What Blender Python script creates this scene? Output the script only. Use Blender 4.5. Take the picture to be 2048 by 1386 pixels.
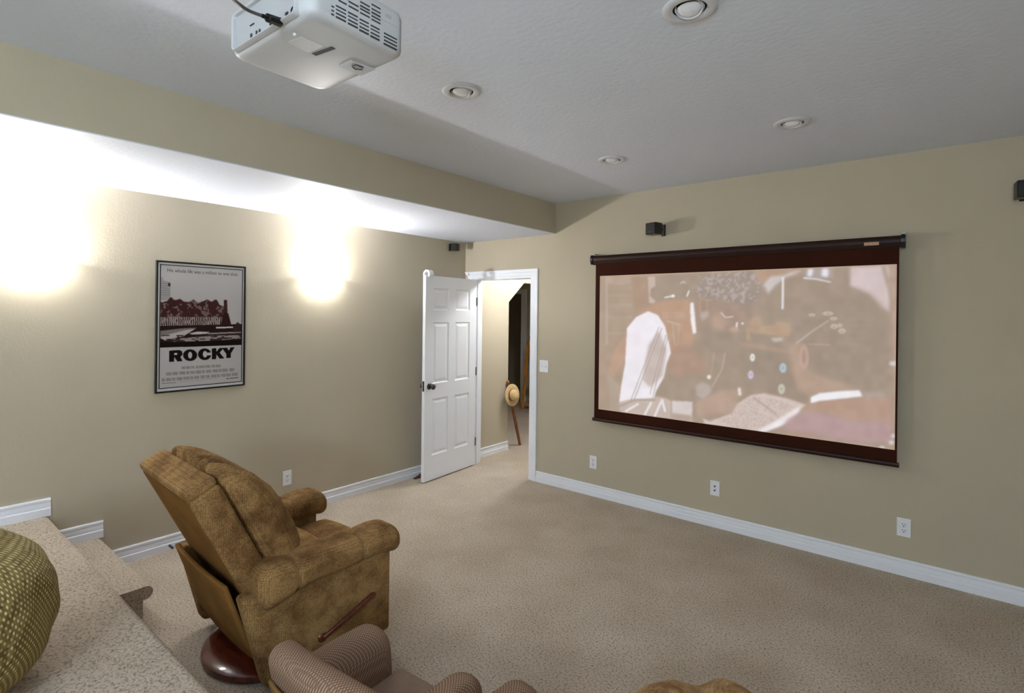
import bpy, math, random
import numpy as np
from mathutils import Vector, Matrix

# ------------------------------------------------------------------ clear
for o in list(bpy.data.objects):
    bpy.data.objects.remove(o, do_unlink=True)
S = bpy.context.scene
C = S.collection
rnd = random.Random(7)

# ------------------------------------------------------------------ camera
CAM = np.array([4.187, -4.318, 1.667])
FPX, CY, ROLL, YAW = 1073.2, 627.2, 0.0116, 0.6825
Fv = np.array([-math.sin(YAW), math.cos(YAW), 0.0])
R0 = np.array([math.cos(YAW), math.sin(YAW), 0.0])
U0 = np.array([0.0, 0.0, 1.0])
Rv = math.cos(ROLL) * R0 + math.sin(ROLL) * U0
Uv = -math.sin(ROLL) * R0 + math.cos(ROLL) * U0
cd = bpy.data.cameras.new('camera')
cam = bpy.data.objects.new('camera', cd)
C.objects.link(cam)
cam.matrix_world = Matrix(((Rv[0], Uv[0], -Fv[0], CAM[0]), (Rv[1], Uv[1], -Fv[1], CAM[1]),
                           (Rv[2], Uv[2], -Fv[2], CAM[2]), (0, 0, 0, 1)))
cd.sensor_width = 36.0
cd.lens = FPX / 2048 * 36
cd.shift_y = (CY - 693) / 2048
cd.clip_start = 0.05
S.camera = cam


def at(px, py, ax, val):
    """the point of the plane axis=val seen at a photo pixel"""
    r = Fv + Rv * (px - 1024) / FPX - Uv * (py - CY) / FPX
    return CAM + r * (val - CAM[ax]) / r[ax]


def to_px(P):
    d = np.asarray(P) - CAM
    z = d @ Fv
    return 1024 + FPX * (d @ Rv) / z, CY - FPX * (d @ Uv) / z


# ------------------------------------------------------------------ world, exposure
wd = bpy.data.worlds.new('world')
S.world = wd
wd.use_nodes = True
wd.node_tree.nodes['Background'].inputs[0].default_value = (0.8, 0.9, 1.0, 1)
wd.node_tree.nodes['Background'].inputs[1].default_value = 0.0
S.view_settings.view_transform = 'Standard'
S.view_settings.look = 'None'
S.view_settings.gamma = 1.0
S.view_settings.use_curve_mapping = False
S.view_settings.exposure = 1.0
BULB = 22.0        # bulb in each sconce (W)
GLASS = 23.0        # glow of the frosted sconce glass
FILL = 40.0        # glow of the floor lamp shade at the back of the room
HALL = 28.0        # hall ceiling lamp (W)


def lin(c):
    c = np.asarray(c, float) / 255.0
    return np.where(c <= 0.04045, c / 12.92, ((c + 0.055) / 1.055) ** 2.4)


def L3(*c):
    return tuple(float(v) for v in lin(c))


# ------------------------------------------------------------------ materials
def new_mat(name):
    m = bpy.data.materials.new(name)
    m.use_nodes = True
    nt = m.node_tree
    b = nt.nodes['Principled BSDF']
    return m, nt, b


def N(nt, kind, **kw):
    n = nt.nodes.new(kind)
    for k, v in kw.items():
        setattr(n, k, v)
    return n


def mat(name, rgb, rough=0.6, metal=0.0, spec=0.5, noise=0.0, nscale=8.0, bump=0.0, bscale=60.0, coat=0.0):
    m, nt, b = new_mat(name)
    col = L3(*rgb)
    b.inputs['Roughness'].default_value = rough
    b.inputs['Metallic'].default_value = metal
    b.inputs['Specular IOR Level'].default_value = spec
    b.inputs['Coat Weight'].default_value = coat
    tc = N(nt, 'ShaderNodeTexCoord')
    nz = N(nt, 'ShaderNodeTexNoise')
    nz.inputs['Scale'].default_value = nscale
    nz.inputs['Detail'].default_value = 4
    nt.links.new(tc.outputs['Object'], nz.inputs['Vector'])
    rp = N(nt, 'ShaderNodeValToRGB')
    k = noise
    rp.color_ramp.elements[0].position = 0.3
    rp.color_ramp.elements[1].position = 0.7
    rp.color_ramp.elements[0].color = tuple(max(0, v * (1 - k)) for v in col) + (1,)
    rp.color_ramp.elements[1].color = tuple(min(1, v * (1 + k)) for v in col) + (1,)
    nt.links.new(nz.outputs['Fac'], rp.inputs['Fac'])
    nt.links.new(rp.outputs['Color'], b.inputs['Base Color'])
    if bump:
        n2 = N(nt, 'ShaderNodeTexNoise')
        n2.inputs['Scale'].default_value = bscale
        n2.inputs['Detail'].default_value = 3
        nt.links.new(tc.outputs['Object'], n2.inputs['Vector'])
        bp = N(nt, 'ShaderNodeBump')
        bp.inputs['Strength'].default_value = bump
        bp.inputs['Distance'].default_value = 0.01
        nt.links.new(n2.outputs['Fac'], bp.inputs['Height'])
        nt.links.new(bp.outputs['Normal'], b.inputs['Normal'])
    return m


def emis(name, rgb, strength):
    m, nt, b = new_mat(name)
    b.inputs['Base Color'].default_value = (.8, .8, .78, 1)
    b.inputs['Emission Color'].default_value = L3(*rgb) + (1,)
    b.inputs['Emission Strength'].default_value = strength
    return m


def carpet_mat(name, rgb):
    m, nt, b = new_mat(name)
    b.inputs['Roughness'].default_value = 1.0
    b.inputs['Specular IOR Level'].default_value = 0.05
    tc = N(nt, 'ShaderNodeTexCoord')
    fine = N(nt, 'ShaderNodeTexNoise')
    fine.inputs['Scale'].default_value = 95
    fine.inputs['Detail'].default_value = 5
    fine.inputs['Roughness'].default_value = 0.65
    nt.links.new(tc.outputs['Object'], fine.inputs['Vector'])
    big = N(nt, 'ShaderNodeTexNoise')
    big.inputs['Scale'].default_value = 2.6
    big.inputs['Detail'].default_value = 3
    nt.links.new(tc.outputs['Object'], big.inputs['Vector'])
    r1 = N(nt, 'ShaderNodeValToRGB')
    c = np.array(L3(*rgb))
    r1.color_ramp.elements[0].position = 0.34
    r1.color_ramp.elements[1].position = 0.52
    r1.color_ramp.elements[0].color = tuple(c * 0.42) + (1,)
    r1.color_ramp.elements[1].color = tuple(np.minimum(c * 1.04, 1)) + (1,)
    nt.links.new(fine.outputs['Fac'], r1.inputs['Fac'])
    r2 = N(nt, 'ShaderNodeValToRGB')
    r2.color_ramp.elements[0].position = 0.35
    r2.color_ramp.elements[1].position = 0.65
    r2.color_ramp.elements[0].color = (.88, .86, .84, 1)
    r2.color_ramp.elements[1].color = (1, 1, 1, 1)
    nt.links.new(big.outputs['Fac'], r2.inputs['Fac'])
    mx = N(nt, 'ShaderNodeMix', data_type='RGBA', blend_type='MULTIPLY')
    mx.inputs['Factor'].default_value = 1.0
    nt.links.new(r1.outputs['Color'], mx.inputs['A'])
    nt.links.new(r2.outputs['Color'], mx.inputs['B'])
    nt.links.new(mx.outputs['Result'], b.inputs['Base Color'])
    bp = N(nt, 'ShaderNodeBump')
    bp.inputs['Strength'].default_value = 0.8
    bp.inputs['Distance'].default_value = 0.012
    nt.links.new(fine.outputs['Fac'], bp.inputs['Height'])
    nt.links.new(bp.outputs['Normal'], b.inputs['Normal'])
    return m


def chenille_mat(name, light, dark, dots=150.0, patch=7.0, cut=(0.38, 0.62)):
    """pile fabric: brushed light and dark patches with a small raised dot grid"""
    m, nt, b = new_mat(name)
    b.inputs['Roughness'].default_value = 0.95
    b.inputs['Specular IOR Level'].default_value = 0.1
    b.inputs['Sheen Weight'].default_value = 0.25
    b.inputs['Sheen Tint'].default_value = L3(*light) + (1,)
    tc = N(nt, 'ShaderNodeTexCoord')
    nz = N(nt, 'ShaderNodeTexNoise')
    nz.inputs['Scale'].default_value = patch
    nz.inputs['Detail'].default_value = 5
    nz.inputs['Roughness'].default_value = 0.6
    nt.links.new(tc.outputs['Object'], nz.inputs['Vector'])
    rp = N(nt, 'ShaderNodeValToRGB')
    rp.color_ramp.elements[0].position = cut[0]
    rp.color_ramp.elements[1].position = cut[1]
    rp.color_ramp.elements[0].color = L3(*dark) + (1,)
    rp.color_ramp.elements[1].color = L3(*light) + (1,)
    nt.links.new(nz.outputs['Fac'], rp.inputs['Fac'])
    vo = N(nt, 'ShaderNodeTexVoronoi')
    vo.inputs['Scale'].default_value = dots
    vo.inputs['Randomness'].default_value = 0.35
    nt.links.new(tc.outputs['Object'], vo.inputs['Vector'])
    r2 = N(nt, 'ShaderNodeValToRGB')
    r2.color_ramp.elements[0].position = 0.15
    r2.color_ramp.elements[1].position = 0.75
    r2.color_ramp.elements[0].color = (1.12, 1.12, 1.12, 1)
    r2.color_ramp.elements[1].color = (.42, .36, .33, 1)
    nt.links.new(vo.outputs['Distance'], r2.inputs['Fac'])
    mx = N(nt, 'ShaderNodeMix', data_type='RGBA', blend_type='MULTIPLY')
    mx.inputs['Factor'].default_value = 0.8
    nt.links.new(rp.outputs['Color'], mx.inputs['A'])
    nt.links.new(r2.outputs['Color'], mx.inputs['B'])
    nt.links.new(mx.outputs['Result'], b.inputs['Base Color'])
    bp = N(nt, 'ShaderNodeBump')
    bp.inputs['Strength'].default_value = 0.5
    bp.inputs['Distance'].default_value = -0.004
    nt.links.new(vo.outputs['Distance'], bp.inputs['Height'])
    nt.links.new(bp.outputs['Normal'], b.inputs['Normal'])
    return m


def tweed_mat(name, c1, c2, scale=120.0):
    m, nt, b = new_mat(name)
    b.inputs['Roughness'].default_value = 0.95
    b.inputs['Specular IOR Level'].default_value = 0.1
    tc = N(nt, 'ShaderNodeTexCoord')
    outs = []
    for rot in (0.7, -0.7):
        mp = N(nt, 'ShaderNodeMapping')
        mp.inputs['Rotation'].default_value = (0.35, rot * 0.5, rot)
        nt.links.new(tc.outputs['Object'], mp.inputs['Vector'])
        wv = N(nt, 'ShaderNodeTexWave')
        wv.inputs['Scale'].default_value = scale / 3
        wv.inputs['Distortion'].default_value = 0.6
        nt.links.new(mp.outputs['Vector'], wv.inputs['Vector'])
        outs.append(wv.outputs['Fac'])
    ad = N(nt, 'ShaderNodeMath', operation='MULTIPLY')
    nt.links.new(outs[0], ad.inputs[0])
    nt.links.new(outs[1], ad.inputs[1])
    rp = N(nt, 'ShaderNodeValToRGB')
    rp.color_ramp.elements[0].position = 0.05
    rp.color_ramp.elements[1].position = 0.5
    rp.color_ramp.elements[0].color = L3(*c2) + (1,)
    rp.color_ramp.elements[1].color = L3(*c1) + (1,)
    nt.links.new(ad.outputs[0], rp.inputs['Fac'])
    nt.links.new(rp.outputs['Color'], b.inputs['Base Color'])
    bp = N(nt, 'ShaderNodeBump')
    bp.inputs['Strength'].default_value = 0.25
    bp.inputs['Distance'].default_value = 0.003
    nt.links.new(ad.outputs[0], bp.inputs['Height'])
    nt.links.new(bp.outputs['Normal'], b.inputs['Normal'])
    return m


def wood_mat(name, c1, c2, rough=0.35, coat=0.3, scale=6.0):
    m, nt, b = new_mat(name)
    b.inputs['Roughness'].default_value = rough
    b.inputs['Coat Weight'].default_value = coat
    tc = N(nt, 'ShaderNodeTexCoord')
    mp = N(nt, 'ShaderNodeMapping')
    mp.inputs['Scale'].default_value = (1, 6, 1)
    nt.links.new(tc.outputs['Object'], mp.inputs['Vector'])
    nz = N(nt, 'ShaderNodeTexNoise')
    nz.inputs['Scale'].default_value = scale
    nz.inputs['Detail'].default_value = 5
    nt.links.new(mp.outputs['Vector'], nz.inputs['Vector'])
    rp = N(nt, 'ShaderNodeValToRGB')
    rp.color_ramp.elements[0].position = 0.3
    rp.color_ramp.elements[1].position = 0.7
    rp.color_ramp.elements[0].color = L3(*c1) + (1,)
    rp.color_ramp.elements[1].color = L3(*c2) + (1,)
    nt.links.new(nz.outputs['Fac'], rp.inputs['Fac'])
    nt.links.new(rp.outputs['Color'], b.inputs['Base Color'])
    return m


def print_mat(name, emit=0.0, diffuse=1.0, rough=0.5):
    """flat picture carried by a colour attribute"""
    m, nt, b = new_mat(name)
    ca = N(nt, 'ShaderNodeVertexColor', layer_name='print')
    b.inputs['Roughness'].default_value = rough
    b.inputs['Specular IOR Level'].default_value = 0.2
    if diffuse < 1:
        mx = N(nt, 'ShaderNodeMix', data_type='RGBA', blend_type='MULTIPLY')
        mx.inputs['Factor'].default_value = 1.0
        mx.inputs['B'].default_value = (diffuse, diffuse, diffuse, 1)
        nt.links.new(ca.outputs['Color'], mx.inputs['A'])
        nt.links.new(mx.outputs['Result'], b.inputs['Base Color'])
    else:
        nt.links.new(ca.outputs['Color'], b.inputs['Base Color'])
    if emit:
        nt.links.new(ca.outputs['Color'], b.inputs['Emission Color'])
        b.inputs['Emission Strength'].default_value = emit
    return m


M = {}
M['wall'] = mat('wall_paint', (190, 179, 157), 0.85, spec=0.25, noise=0.015, nscale=3, bump=0.06, bscale=70)
M['ceil'] = mat('ceiling_paint', (222, 228, 240), 0.6, spec=0.35, noise=0.01, nscale=3, bump=0.22, bscale=38)
M['trim'] = mat('white_trim_paint', (240, 242, 248), 0.45, noise=0.01)
M['door'] = mat('white_door_paint', (240, 241, 245), 0.5, noise=0.01)
M['carpet'] = carpet_mat('beige_carpet', (214, 198, 177))
M['white'] = mat('white_plastic', (238, 239, 243), 0.4, noise=0.01)
M['slot'] = mat('dark_slot', (60, 60, 62), 0.7)
M['black'] = mat('black_plastic', (12, 9, 9), 0.35, noise=0.05)
M['nickel'] = mat('brushed_nickel', (96, 93, 90), 0.3, metal=0.9, noise=0.04)
M['dark_metal'] = mat('dark_metal', (30, 28, 27), 0.4, metal=0.6)
M['case'] = mat('dark_brown_screen_case', (40, 16, 8), 0.45, spec=0.3, noise=0.1, nscale=4)
M['border'] = mat('dark_screen_border', (52, 19, 5), 0.8, spec=0.15, noise=0.1, nscale=4)
M['projector'] = mat('white_projector_shell', (196, 197, 200), 0.45, noise=0.01)
M['port'] = mat('grey_port_panel', (188, 189, 192), 0.5, noise=0.02)
M['cable'] = mat('grey_cable', (84, 84, 84), 0.5, noise=0.05)
M['glass'] = emis('frosted_lit_glass', (250, 250, 248), GLASS)
M['bulb'] = emis('lit_bulb', (255, 240, 215), 40.0)
M['lens'] = mat('frosted_lamp_lens', (232, 232, 236), 0.12, noise=0.01, coat=0.6)
M['downtrim'] = mat('downlight_trim', (214, 215, 220), 0.5)
M['frame'] = mat('black_picture_frame', (10, 8, 8), 0.3, noise=0.05)
M['mat'] = mat('white_mat_board', (205, 200, 196), 0.8, noise=0.01)
M['ink'] = mat('black_ink', (28, 20, 20), 0.7)
M['greyink'] = mat('grey_ink', (112, 106, 102), 0.7)
M['recl'] = chenille_mat('brown_chenille', (168, 133, 86), (112, 80, 46), 115, 7.5, (.34, .6))
M['recl_back'] = mat('brown_back_cloth', (126, 88, 44), 0.95, spec=0.1, noise=0.18, nscale=5, bump=0.2, bscale=220)
M['mahog'] = wood_mat('mahogany', (74, 26, 14), (112, 44, 24), 0.25, 0.5)
M['tweed'] = tweed_mat('taupe_tweed', (168, 142, 118), (118, 90, 74))
M['tweed_seat'] = mat('taupe_seat_cloth', (146, 122, 104), 0.95, spec=0.1, noise=0.06, nscale=60, bump=0.2, bscale=260)
M['tan_back'] = mat('golden_brown_cloth', (132, 100, 58), 0.95, spec=0.1, noise=0.1, nscale=30, bump=0.2, bscale=260)
M['fleece'] = chenille_mat('tan_fleece', (196, 164, 118), (140, 104, 66), 110, 12)
M['straw'] = mat('straw', (208, 178, 128), 0.9, noise=0.2, nscale=60, bump=0.3, bscale=150)
M['stick'] = wood_mat('brown_stick_wood', (110, 60, 24), (150, 88, 42))
M['pine'] = wood_mat('orange_pine', (176, 106, 36), (214, 150, 66))
M['red'] = mat('red_plastic', (196, 44, 26), 0.4)
M['green'] = mat('green_plastic', (70, 130, 40), 0.4)
M['rust'] = mat('brown_rubber', (80, 48, 30), 0.7)
M['label'] = mat('tan_label', (190, 150, 118), 0.6, noise=0.15, nscale=60)
M['clear'] = mat('clear_hook', (190, 188, 180), 0.2)
M['sticker'] = mat('grey_sticker', (176, 176, 178), 0.6)


# ------------------------------------------------------------------ mesh helpers
class MB:
    def __init__(s):
        s.v, s.f = [], []

    def add(s, v, f):
        o = len(s.v)
        s.v += [tuple(map(float, p)) for p in v]
        s.f += [tuple(i + o for i in q) for q in f]
        return s

    def box(s, x0, x1, y0, y1, z0, z1):
        v = [(x, y, z) for x in (x0, x1) for y in (y0, y1) for z in (z0, z1)]
        return s.add(v, [(0, 1, 3, 2), (4, 6, 7, 5), (0, 4, 5, 1), (2, 3, 7, 6), (0, 2, 6, 4), (1, 5, 7, 3)])

    def poly(s, pts):
        return s.add(pts, [tuple(range(len(pts)))])

    def loft(s, rings, closed=True, cap=True):
        n = len(rings[0])
        v = [p for r in rings for p in r]
        f = []
        for i in range(len(rings) - 1):
            for j in range(n if closed else n - 1):
                k = (j + 1) % n
                f.append((i * n + j, i * n + k, (i + 1) * n + k, (i + 1) * n + j))
        if cap:
            f.append(tuple(range(n))[::-1])
            f.append(tuple((len(rings) - 1) * n + j for j in range(n)))
        return s.add(v, f)

    def lathe(s, prof, n=32, M4=None):
        """prof: list of (r, z) round the z axis"""
        rings = [[(r * math.cos(2 * math.pi * j / n), r * math.sin(2 * math.pi * j / n), z) for j in range(n)] for r, z in prof]
        if M4 is not None:
            rings = [[tuple(M4 @ Vector(p)) for p in r] for r in rings]
        return s.loft(rings)

    def tube(s, path, rad, n=10):
        path = [Vector(p) for p in path]
        rings = []
        up = Vector((0, 0, 1))
        for i, p in enumerate(path):
            t = (path[min(i + 1, len(path) - 1)] - path[max(i - 1, 0)]).normalized()
            a = t.cross(up)
            if a.length < 1e-3:
                a = t.cross(Vector((1, 0, 0)))
            a.normalize()
            b = a.cross(t).normalized()
            r = rad[i] if isinstance(rad, (list, tuple)) else rad
            rings.append([tuple(p + a * r * math.cos(2 * math.pi * j / n) + b * r * math.sin(2 * math.pi * j / n)) for j in range(n)])
        return s.loft(rings)

    def extrude(s, prof, fn0, fn1):
        return s.loft([[fn0(a, b) for a, b in prof], [fn1(a, b) for a, b in prof]])


def link(name, me, m, parent=None, smooth=False):
    me.materials.append(m)
    if smooth:
        me.polygons.foreach_set('use_smooth', [True] * len(me.polygons))
    o = bpy.data.objects.new(name, me)
    C.objects.link(o)
    if parent is not None:
        o.parent = parent
    return o


def obj(name, mb, m, parent=None, smooth=False, bevel=0.0, seg=2):
    import bmesh
    me = bpy.data.meshes.new(name)
    me.from_pydata(mb.v, [], mb.f)
    bm = bmesh.new()
    bm.from_mesh(me)
    bmesh.ops.recalc_face_normals(bm, faces=bm.faces)
    if bevel:
        bmesh.ops.bevel(bm, geom=list(bm.edges), offset=bevel, segments=seg, affect='EDGES', profile=0.5, clamp_overlap=True)
    bm.to_mesh(me)
    bm.free()
    o = link(name, me, m, parent, smooth)
    return o


def sharp(o, ang=35):
    me = o.data
    me.polygons.foreach_set('use_smooth', [True] * len(me.polygons))
    try:
        me.set_sharp_from_angle(angle=math.radians(ang))
    except Exception:
        pass
    return o


def thing(name, label, cat, loc=(0, 0, 0), rotz=0.0, group=None):
    o = bpy.data.objects.new(name, None)
    o.empty_display_size = 0.1
    C.objects.link(o)
    o.location = [float(v) for v in loc]
    o.rotation_euler = (0, 0, rotz)
    return tag(o, label, cat, group)


def tag(o, label, cat=None, group=None, kind=None):
    o['label'] = label
    if cat:
        o['category'] = cat
    if group:
        o['group'] = group
    if kind:
        o['kind'] = kind
    return o


def struct(name, mb, m, label, cat, bevel=0.0, smooth=False):
    o = obj(name, mb, m, None, smooth, bevel)
    return tag(o, label, cat, kind='structure')


def axis_coords(h, r, flat, rs):
    a = list(np.linspace(-h, -(h - r), rs + 1))
    b = list(np.linspace(-(h - r), h - r, flat + 1))[1:-1]
    c = list(np.linspace(h - r, h, rs + 1))
    return np.array(a + b + c)


def softbox(sx, sy, sz, r, flat=8, rs=4, deform=None):
    """rounded box, its grid dense enough to be shaped by deform(P) -> P"""
    import itertools
    H = np.array([sx, sy, sz]) / 2
    r = min(r, H.min() * 0.999)
    ax = [axis_coords(H[i], r, flat, rs) for i in range(3)]
    idx, pts, faces = {}, [], []

    def vid(i, j, k):
        t = (i, j, k)
        if t not in idx:
            idx[t] = len(pts)
            pts.append((ax[0][i], ax[1][j], ax[2][k]))
        return idx[t]
    n = [len(a) - 1 for a in ax]
    for d in range(3):
        e, g = (d + 1) % 3, (d + 2) % 3
        for side in (0, n[d]):
            for a in range(n[e]):
                for b in range(n[g]):
                    q = []
                    for da, db in ((0, 0), (1, 0), (1, 1), (0, 1)):
                        t = [0, 0, 0]
                        t[d], t[e], t[g] = side, a + da, b + db
                        q.append(vid(*t))
                    faces.append(tuple(q) if side else tuple(q[::-1]))
    P = np.array(pts)
    inner = np.clip(P, -(H - r), H - r)
    dlt = P - inner
    ln = np.linalg.norm(dlt, axis=1, keepdims=True)
    P = inner + dlt / np.maximum(ln, 1e-9) * r
    if deform is not None:
        P = deform(P, P / H)
    mb = MB()
    mb.v = [tuple(map(float, p)) for p in P]
    mb.f = faces
    return mb


def rotx(P, a):
    c, s = math.cos(a), math.sin(a)
    Q = P.copy()
    Q[:, 1] = c * P[:, 1] - s * P[:, 2]
    Q[:, 2] = s * P[:, 1] + c * P[:, 2]
    return Q


def copy_tree(o, parent=None):
    c = o.copy()
    C.objects.link(c)
    c.parent = parent
    for ch in list(o.children):
        copy_tree(ch, c)
    return c


# ------------------------------------------------------------------ room measures
CE, SO, SW = 2.743, 2.448, 1.211          # ceiling, soffit underside, soffit width
XR, YB = 5.0, -6.6                        # right wall, back wall (behind the camera)
DX0, DX1, DZ = 0.135, 0.93, 2.04          # doorway
WT = 0.12                                 # wall thickness
PZ, PY = 0.424, -3.56                     # platform height and edge
SZ, SY, SX = 0.212, -3.30, 0.93           # step height, edge, end
HX = 1.25                                 # hall right wall
HE = 0.77                                 # end of the hall's left wall
FY = 3.7                                  # far wall of the room beyond

# ------------------------------------------------------------------ shell
struct('floor', MB().box(-3.2, XR + .1, YB - .1, FY + 1.0, -0.1, 0), M['carpet'], 'beige cut pile carpet covering the lower floor', 'floor')
struct('wall_left', MB().box(-WT, 0, YB, HE, 0, CE), M['wall'], 'beige painted wall with the poster and two sconces', 'wall')
w = MB()
w.box(-0.0, DX0, 0, WT, 0, CE)
w.box(DX1, XR, 0, WT, 0, CE)
w.box(DX0, DX1, 0, WT, DZ, CE)
struct('wall_front', w, M['wall'], 'beige painted wall carrying the projection screen and the doorway', 'wall')
struct('wall_right', MB().box(XR, XR + WT, YB, WT, 0, CE), M['wall'], 'beige painted side wall opposite the poster wall', 'wall')
struct('wall_back', MB().box(-WT, XR + WT, YB - WT, YB, 0, CE), M['wall'], 'beige painted wall behind the raised platform', 'wall')
struct('ceiling', MB().box(-WT, XR + WT, YB - WT, WT, CE, CE + .1), M['ceil'], 'white textured ceiling with recessed lights', 'ceiling')
w = MB()
w.box(0, SW, YB, 0, SO + 0.006, CE)
so = struct('wall_soffit', w, M['wall'], 'beige face of the dropped soffit along the poster wall', 'soffit')
so2 = struct('ceiling_soffit', MB().box(0, SW, YB, 0, SO, SO + 0.006), M['ceil'], 'white underside of the dropped soffit above the sconces', 'soffit')

# platform and step: carpeted, with a rounded nosing
def nosed(x0, x1, yb, ye, z, name, label):
    prof = [(yb, 0), (yb, z)]
    r = 0.035
    for k in range(9):
        a = math.pi / 2 - math.pi * k / 8
        prof.append((ye - r + r * math.cos(a), z - r + r * math.sin(a)))
    prof += [(ye - 0.045, z - 2 * r), (ye - 0.045, 0)]
    mb = MB().extrude(prof, lambda a, b: (x0, a, b), lambda a, b: (x1, a, b))
    o = obj(name, mb, M['carpet'])
    sharp(o, 50)
    return tag(o, label, 'floor', kind='structure')


nosed(0.0, XR, YB, PY, PZ, 'floor_platform', 'raised carpeted platform at the back of the room')
nosed(0.0, SX, PY - 0.02, SY, SZ, 'floor_step', 'short carpeted step up to the platform beside the poster wall')

# baseboards: moulded profile (offset from wall, height)
BP = [(0, 0), (0.019, 0), (0.019, 0.044), (0.016, 0.048), (0.0115, 0.049), (0.0125, 0.053), (0.013, 0.064), (0.010, 0.078), (0.0065, 0.083), (0.0125, 0.085), (0.0145, 0.09), (0.0145, 0.098), (0.011, 0.104), (0, 0.104)]


def base_seg(name, p0, p1, nrm, z=0.0, label='', tag_it=True):
    p0, p1, nrm = Vector(p0), Vector(p1), Vector(nrm)
    mb = MB().extrude(BP, lambda a, b: tuple(p0 + nrm * a + Vector((0, 0, z + b))), lambda a, b: tuple(p1 + nrm * a + Vector((0, 0, z + b))))
    return struct(name, mb, M['trim'], label, 'baseboard')


base_seg('baseboard_left', (0, SY, 0), (0, 0, 0), (1, 0, 0), 0, 'white moulded baseboard along the poster wall on the lower floor')
base_seg('baseboard_step', (0, PY, 0), (0, SY + .005, 0), (1, 0, 0), SZ, 'short piece of white baseboard above the carpeted step')
base_seg('baseboard_platform', (0, YB, 0), (0, PY + .005, 0), (1, 0, 0), PZ, 'white baseboard along the poster wall above the platform')
base_seg('baseboard_front', (DX1 + .085, 0, 0), (XR, 0, 0), (0, -1, 0), 0, 'white moulded baseboard under the projection screen wall')
base_seg('baseboard_hall', (0, WT + .01, 0), (0, HE, 0), (1, 0, 0), 0, 'white baseboard seen through the doorway along the hall wall')

# door casing and jambs
CP = [(0, 0), (0, .017), (.012, .019), (.03, .019), (.038, .014), (.06, .012), (.07, .009), (.082, .009), (.082, 0)]   # across from outer edge, out of the wall


def casing_v(name, xo, sgn, label):
    mb = MB().extrude(CP, lambda a, b: (xo + sgn * a, -b, 0), lambda a, b: (xo + sgn * a, -b, DZ + .08 - a))
    return struct(name, mb, M['trim'], label, 'trim')


casing_v('trim_1', DX1 + .082, -1, 'white door casing upright beside the light switch')
casing_v('trim_2', DX0 - .082, 1, 'white door casing upright behind the open door')
mb = MB().extrude(CP, lambda a, b: (max(0.0, DX0 - .082 + a - .05), -b, DZ + .08 - a), lambda a, b: (DX1 + .082 - a, -b, DZ + .08 - a))
struct('trim_3', mb, M['trim'], 'white head casing across the top of the doorway', 'trim')
j = MB()
j.box(DX0, DX0 + .012, -0.004, WT + .005, 0, DZ)
j.box(DX0 + .012, DX0 + .024, .045, .075, 0, DZ - .012)
struct('trim_4', j, M['trim'], 'white door jamb on the hinge side of the doorway', 'trim')
j = MB()
j.box(DX1 - .012, DX1, -0.004, WT + .005, 0, DZ)
j.box(DX1 - .024, DX1 - .012, .045, .075, 0, DZ - .012)
struct('trim_5', j, M['trim'], 'white door jamb on the latch side of the doorway', 'trim')
struct('trim_6', MB().box(DX0 + .012, DX1 - .012, -0.004, WT + .005, DZ - .012, DZ), M['trim'], 'white head jamb at the top of the doorway', 'trim')

# ------------------------------------------------------------------ hall and the room beyond
struct('wall_hall_right', MB().box(HX, HX + WT, WT, FY, 0, 2.6), M['wall'], 'beige wall on the far side of the hall', 'wall')
struct('ceiling_hall', MB().box(-3.2, HX + WT, WT, FY + .1, 2.6, 2.7), M['ceil'], 'white ceiling over the hall', 'ceiling')
# wall above a sloping stair underside, on the line of the hall's left wall
d0 = at(1020.5, 604, 0, 0.0)
d1 = at(1048.5, 566, 0, 0.0)
pts = [(HE, 2.6), (HE, d0[2]), (d1[1], d1[2]), (3.2, d1[2]), (3.2, 2.6)]
mb = MB().extrude(pts, lambda a, b: (0.0, a, b), lambda a, b: (-WT, a, b))
struct('wall_stair', mb, M['wall'], 'beige wall with a slanted lower edge under the stairs beyond the doorway', 'wall')
# far wall with a dark doorway and white casing
fa = at(1024, 700, 1, FY)[0]
fb = at(1042.5, 700, 1, FY)[0]
ftop = at(1042, 588, 1, FY)[2]
w = MB()
w.box(-3.2, fa - .9, FY, FY + .1, 0, 2.6)
w.box(fb, HX + WT, FY, FY + .1, 0, 2.6)
w.box(fa - .9, fb, FY, FY + .1, ftop, 2.6)
struct('wall_far', w, M['wall'], 'dim wall with a dark doorway at the end of the hall', 'wall')
struct('wall_closet', MB().box(fa - 1.0, fb + .1, FY + .9, FY + 1.0, 0, 2.6), M['wall'], 'wall seen inside the unlit far doorway', 'wall')
struct('wall_far_left', MB().box(-3.3, -3.2, WT, FY + .1, 0, 2.6), M['wall'], 'wall of the room beyond the hall, left end', 'wall')
struct('wall_behind', MB().box(-3.2, -WT, WT - .1, WT, 0, 2.6), M['wall'], 'back side of the poster wall in the room beyond', 'wall')
cw = 0.09
mb = MB()
mb.box(fb, fb + cw + .03, FY - .018, FY, 0, ftop + cw)
struct('trim_7', mb, M['trim'], 'white upright casing of the dark far doorway', 'trim')
struct('trim_8', MB().box(fa - .9, fb, FY - .018, FY, ftop, ftop + cw), M['trim'], 'white head casing of the dark far doorway', 'trim')
base_seg('baseboard_stair', (-.14, HE + .002, 0), (0.0, HE + .002, 0), (0, 1, 0), 0, 'white baseboard on the end of the hall wall')

# ------------------------------------------------------------------ open six panel door
hp = (DX0 + .004, -0.004)
tip = at(837.5, 965, 2, 0.015)
ang = math.atan2(tip[1] - hp[1], tip[0] - hp[0])
DW, DH, DT = 0.80, 2.02, 0.035
door = bpy.data.objects.new('door_1', None)
C.objects.link(door)
door.location = (hp[0], hp[1], 0.012)
door.rotation_euler = (0, 0, ang)
tag(door, 'white six panel door standing open against the poster wall', 'door', kind='structure')
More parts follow.
